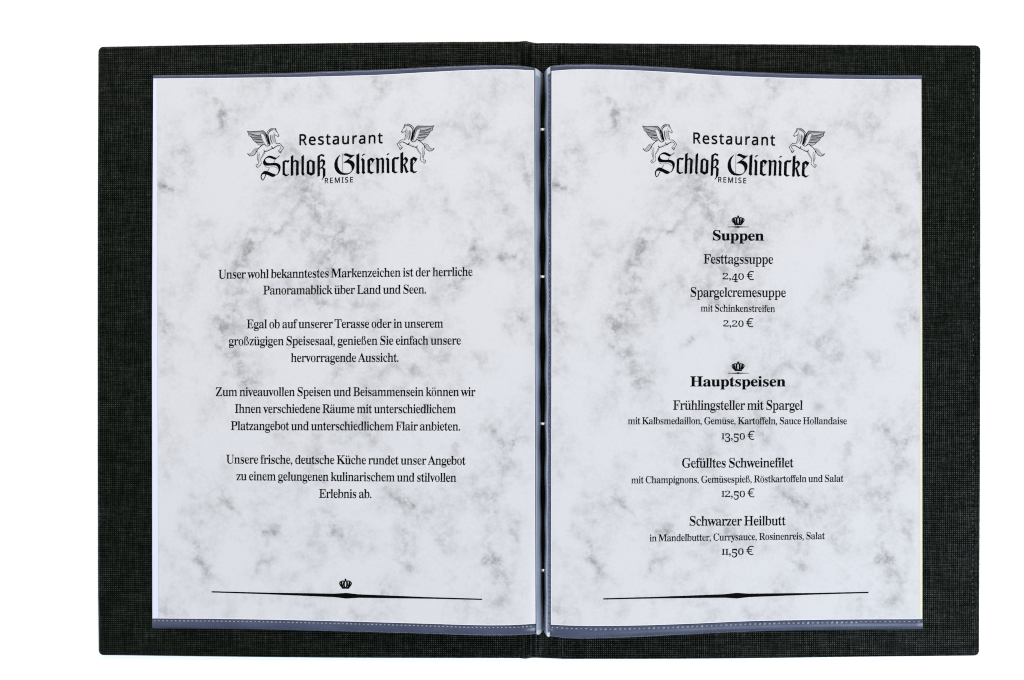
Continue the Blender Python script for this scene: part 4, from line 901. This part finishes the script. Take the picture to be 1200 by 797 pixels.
HORSE = [   # (material: 0 black, 1 grey, 2 pale grey; kind; points)
    # grey washes of wing and neck
    (2, 'f', '352,140 385,106 500,104 648,98 618,150 590,185 552,238 510,280 470,314 420,325 385,312 405,255 425,200 445,160 405,146 378,165 352,235 325,325 300,320 320,240'),
    (1, 'f', '365,125 400,104 500,104 645,100 622,118 560,122 500,128 430,132 385,150 358,190 340,225 330,190'),
    (1, 'f', '430,178 500,166 560,148 618,138 600,160 540,182 470,196 428,205'),
    (1, 'f', '416,226 500,212 568,196 585,192 560,215 480,232 412,245'),
    (1, 'f', '396,276 470,268 530,255 512,278 450,296 400,300'),
    (2, 'f', '232,160 250,200 240,270 215,310 185,318 205,250 212,190'),
    (1, 'f', '262,160 285,190 280,260 255,315 240,320 262,250'),
    (2, 'f', '500,385 530,388 570,420 600,455 640,455 615,475 575,488 545,478 520,445'),
    (2, 'f', '470,470 492,480 494,530 478,585 470,560 478,520'),
    (2, 'f', '380,440 405,480 440,525 438,548 405,510 375,465'),
    (2, 'f', '262,372 300,400 370,418 372,434 300,420 240,392'),
    # head
    (0, 's', '190,76,6 186,100,7 176,122,6 158,158,5 141,184,6 143,202,7 158,208,6 172,196,5 196,184,5 209,172,8'),
    (0, 's', '190,74,5 197,100,9 203,112,4'),
    (0, 's', '176,128,8 190,130,8'),
    (1, 's', '209,172,6 218,150,4 224,126,4'),
    (0, 's', '148,188,5 158,193,5'),
    # mane
    (0, 's', '196,78,4 240,71,5 285,86,6 318,118,7 330,140,8'),
    (0, 's', '208,97,5 252,100,7 290,122,8 312,152,9 318,186,9'),
    (1, 's', '226,84,6 262,88,7 300,108,6'),
    (0, 's', '282,122,4 308,140,5 324,166,5'),
    # neck and breast
    (0, 's', '208,178,4 206,230,5 192,288,5 180,322,5'),
    (0, 's', '314,178,8 307,218,10 300,262,12 284,325,14'),
    (1, 's', '240,172,4 246,230,5 226,296,5'),
    (0, 's', '270,185,3 272,250,4 252,310,4'),
    # forelegs
    (0, 's', '182,322,5 152,318,6 122,325,7 96,356,6 72,390,7 86,412,5 104,440,6 117,468,8 130,464,8 154,432,7'),
    (0, 's', '154,432,6 140,424,4 119,400,5 108,384,5 120,362,6 150,350,8 182,360,9 216,378,10 240,390,12 263,358,8'),
    (0, 's', '104,440,5 122,446,5 134,436,4'),
    # belly, back, tail
    (0, 's', '238,388,8 290,413,6 340,431,8 376,431,10 386,404,6'),
    (0, 's', '284,325,12 318,350,8 350,341,8 376,314,10 402,325,8 440,350,8 475,381,8 492,402,8 520,450,7 546,480,6 590,492,7 628,476,7 651,446,5'),
    (0, 's', '651,446,4 625,458,5 600,455,5 572,426,4 550,396,4 512,376,3 486,380,4'),
    (1, 's', '505,390,5 540,430,6 580,470,6 610,470,5'),
    # hind legs
    (0, 's', '492,404,6 497,440,5 491,480,4 496,530,5 481,580,5 475,620,5 500,632,6 518,646,6 496,678,7 470,666,5 441,641,6 432,610,5 440,560,5 440,545,6 410,510,5 385,475,4 368,438,5'),
    (1, 's', '466,436,7 460,490,6 470,545,6 462,600,5'),
    (0, 's', '478,640,4 492,655,5'),
    (1, 's', '386,440,6 412,490,6 440,540,6'),
    # wing
    (0, 's', '284,325,14 308,270,12 325,205,11 345,152,9 380,110,7 402,101,6 500,103,5 600,101,5 651,96,5'),
    (0, 's', '651,96,4 627,130,7 621,166,7 592,184,5 556,236,7 540,256,5 510,280,6 480,310,5 440,330,5 402,319,5 375,312,6'),
    (0, 's', '342,160,7 350,150,8 332,242,10 300,322,12'),
    (0, 's', '374,302,5 402,258,4 416,202,4 440,160,5 402,146,5 375,172,5 346,250,5 318,332,6'),
    (0, 's', '428,178,5 500,166,6 560,148,6 622,124,5'),
    (0, 's', '424,210,6 500,204,6 570,190,6 615,168,5'),
    (0, 's', '410,250,9 480,241,10 552,236,7'),
    (0, 's', '394,288,5 460,288,6 522,272,5'),
    (1, 's', '440,190,5 520,180,5 590,160,5'),
    (1, 's', '415,228,5 490,224,5 560,212,4'),
]
H_SRC = [(190, 75), (650, 97), (495, 678), (650, 447), (118, 468)]


def winged_horse(side, parent, dst):
    f = affine(H_SRC, dst)
    polys = []
    for mi, kind, s in HORSE:
        p = pts_of(s)
        if kind == 'f':
            polys.append(([[f(q) for q in p]], mi))
        else:
            polys += [([[f(q) for q in quad]], mi) for quad in stroke(p)]
    return ink('winged_horse', side, polys, parent, [M_INK, M_GREYINK, M_PALEINK])


# blackletter wordmark, each letter an outline (with holes) in the scale of an enlargement: origin, outlines
def enl(ox, oy, outlines, mi=0):
    return [([[(ox + x / 15.933, oy + y / 15.933) for x, y in pts_of(o)] for o in grp], mi) for grp in outlines]


WORD = enl(300, 165, [
    ['190,332 173,345 173,370 190,400 220,415 280,418 340,410 390,415 425,430 450,455 462,490 455,540 430,600 395,638 372,645 345,668 315,678 280,668 235,645 190,630 150,622 116,628 112,605 135,577 165,560 195,565 240,580 300,605 345,622 372,636 400,612 415,578 420,540 410,505 390,475 360,462 320,460 260,464 200,466 165,464 145,450 130,425 132,390 150,350 180,315 215,288 250,277 290,282 340,302 385,322 365,354 340,350 300,335 255,318 215,316'],
    ['380,335 365,330 432,278 443,270 440,284'],
    ['330,424 322,418 344,365 352,368'],
    ['214,582 206,578 244,512 252,516'],
    ['495,395 520,375 555,358 575,368 620,360 626,375 610,400 595,412 570,397 545,397 540,402 540,600 550,622 575,632 610,625 625,632 590,652 555,667 530,652 495,632'],
    ['648,290 665,286 690,265 697,275 697,385 705,377 740,352 760,365 785,375 800,395 797,430 797,610 808,618 785,637 750,657 746,635 750,402 730,388 705,400 697,420 697,642 660,657 648,650'],
    ['848,288 865,284 886,258 896,270 894,600 909,615 880,657 860,640 844,615 848,600'],
]) + enl(300, 165, [
    ['150,462 178,482 220,492 300,480 350,482 385,500 410,530 404,534 380,510 348,492 300,489 220,502 170,492'],
], 1) + enl(350, 165, [
    ['150,390 175,370 222,349 248,366 301,385 301,612 268,636 232,653 195,636 149,612', '199,396 218,384 252,404 252,588 238,600 199,584'],
    ['350,290 380,270 425,244 452,256 483,262 479,285 462,303 440,285 412,280 398,302 396,385 430,340 460,350 496,375 493,440 475,465 447,490 482,510 501,530 498,650 472,690 437,737 427,730 450,690 452,532 430,516 404,522 396,532 396,652 380,662 350,672', '397,402 430,385 450,397 448,450 430,482 397,506'],
]) + enl(385, 165, [
    ['222,262 200,274 160,308 125,363 107,430 111,500 134,560 175,606 225,631 290,638 350,633 400,611 440,571 476,520 491,460 479,410 452,380 412,362 380,356 492,264 478,261 440,264 400,257 360,241 320,230 300,242 274,266 300,276 350,291 402,315 396,325 300,390 274,416 310,412 350,413 393,432 423,470 433,520 428,560 404,588 360,606 300,604 250,589 206,545 176,480 169,410 176,350 196,305 223,268'],
    ['519,260 540,255 565,231 576,240 573,580 586,595 555,627 535,613 511,600 519,580'],
    ['624,275 640,250 670,239 679,255 655,269 630,287'],
    ['603,357 625,316 650,335 674,360 674,580 690,595 655,624 637,612 618,600 624,580 624,377'],
    ['724,360 760,335 797,314 822,325 864,345 840,387 776,466 776,545 791,575 820,581 859,577 830,606 795,624 765,606 721,590 727,570', '779,362 797,374 815,405 779,452'],
]) + enl(385, 165, [['255,235 263,235 266,602 258,602']], 1) + enl(435, 165, [
    ['78,335 105,311 140,335 146,342 200,309 225,324 242,350 239,575 253,585 225,601 191,613 195,590 196,362 175,347 146,362 146,590 130,609 97,613 97,365'],
    ['289,265 305,240 335,231 343,245 320,256 297,274'],
    ['268,340 295,311 315,325 337,345 337,570 353,582 320,611 285,592 289,570 289,367'],
    ['386,350 410,325 440,304 470,310 526,299 521,315 500,351 480,346 447,342 439,352 439,550 450,575 480,581 512,575 480,596 440,612 415,596 386,578'],
    ['544,230 565,228 590,207 599,215 597,340 640,299 665,314 690,345 682,390 656,420 637,446 652,480 682,560 702,572 680,592 655,607 640,582 606,468 598,462 594,590 575,606 544,599', '598,362 620,345 641,366 639,405 598,446'],
    ['729,345 760,320 797,297 830,314 864,330 845,372 779,451 779,535 796,570 830,571 864,564 835,591 800,610 765,591 727,575', '779,350 800,364 815,388 779,438'],
])

WORD += [([[(300 + x / 15.933, 165 + y / 15.933) for x, y in q]], 0)
         for q in stroke(pts_of('122,606,20 102,640,17 96,682,15 110,724,13 124,735,11 148,710,11 170,664,11 186,622,12'))]

CROWN = [('f', '64,300 120,292 232,300 220,331 80,331'), ('s', '78,300,14 42,262,15 26,226,15 46,194,14 88,180,16 128,180,18'),
         ('s', '222,300,14 258,262,15 273,226,15 254,194,14 212,180,16 172,180,18'), ('s', '94,296,24 68,246,34 66,196,24'), ('s', '128,296,20 116,236,30 126,184,24'),
         ('s', '172,296,20 184,236,30 174,184,24'), ('s', '206,296,24 232,246,34 234,196,24'), ('f', '150,130 168,138 171,158 163,170 186,188 114,188 137,170 129,158 132,138')]


def crown(side, parent, cx, cy, wpx, hpx, name='crown'):
    """Drawn in a box 24..275 wide, 132..331 high."""
    f = lambda p: (cx + (p[0] - 150) / 251 * wpx, cy + (p[1] - 231.5) / 199 * hpx)
    polys = []
    for kind, s in CROWN:
        p = pts_of(s)
        if kind == 'f':
            polys.append(([[f(q) for q in p]], 0))
        else:
            polys += [([[f(q) for q in quad]], 0) for quad in stroke(p)]
    return ink(name, side, polys, parent)


def rule(name, side, parent, x0, y0, xc, yc, x1, y1, thin, thick, half):
    """A hairline that swells into a flat diamond at its middle."""
    polys = []
    xs = sorted(set(list(np.linspace(x0, x1, 90)) + [xc, xc - half, xc + half]))

    def mid(x):
        return np.interp(x, [x0, xc, x1], [y0, yc, y1])

    def hw(x):
        d = abs(x - xc)
        body = np.interp(d, [0, half, abs(x1 - x0) * .30, abs(x1 - x0) * .5], [thick, thick * .62, thin * 1.25, thin])
        return body / 2
    for a, b in zip(xs[:-1], xs[1:]):
        polys.append(([[(a, mid(a) - hw(a)), (b, mid(b) - hw(b)), (b, mid(b) + hw(b)), (a, mid(a) + hw(a))]], 0))
    # one layer: the strips meet edge to edge
    zf = SIDES[side]['z']
    V, F = [], []
    for cs, _ in polys:
        n0 = len(V)
        V += [at(x, y, float(zf(x)) + INK_Z) for x, y in cs[0]]
        F.append((n0, n0 + 3, n0 + 2, n0 + 1))
    return mesh(name, V, F, M_INK, parent)


W_SRC = [(306, 210), (489, 201), (471, 179), (354.4, 182.4)]


def logo(side, sheet, dst, horses, rest, rem):
    f = affine(W_SRC, dst)
    lg = ink('logo', side, [([[f(q) for q in c] for c in cs], mi) for cs, mi in WORD], sheet, [M_INK, M_GREYINK])
    for d in horses:
        winged_horse(side, lg, d)
    line('lettering', side, lg, 'sans', 'Restaurant', 17.6, *rest, track=.095)
    line('lettering', side, lg, 'sans', 'REMISE', 8.6, *rem, track=.16)


logo('left', sheet_l, W_SRC,
     [[(474.3, 145.6), (508.9, 147.3), (497.3, 191.1), (508.9, 173.7), (469.0, 175.2)],
      [(323.1, 150.5), (289.5, 153.8), (301.6, 196.0), (290.0, 180.1), (328.8, 179.1)]],
     (350.8, 170.1, 448.5, 167.7), (380.6, 214.8, 413.6, 213.6))
logo('right', sheet_r, [(768, 206.4), (947.6, 205.6), (931, 183.6), (816.3, 179.6)],
     [[(934.0, 150.6), (967.0, 154.2), (955.0, 196.0), (966.4, 180.4), (928.0, 178.6)],
      [(785.0, 145.6), (752.4, 147.6), (765.0, 190.6), (753.0, 174.4), (789.0, 175.6)]],
     (812.4, 168.0, 908.4, 170.5), (841.6, 213.6, 874.4, 214.8))

d = rule('divider', 'left', sheet_l, 248.0, 693.6, 405.9, 698.2, 565.0, 702.4, 1.5, 6.6, 14)
crown('left', d, 404.9, 684.1, 14.2, 11.8)
rule('divider', 'right', sheet_r, 707.0, 701.9, 863.4, 698.1, 1017.8, 694.3, 1.5, 6.6, 14)
for y0, y1 in ((258.2, 266.0), (429.3, 437.4)):
    c = crown('right', sheet_r, 865.0, y0, 14.4, 11.3, 'heading_crown')
    rule('crown_rule', 'right', c, 852.6, y1, 864.9, y1, 877.6, y1, .6, 2.3, 1.6)
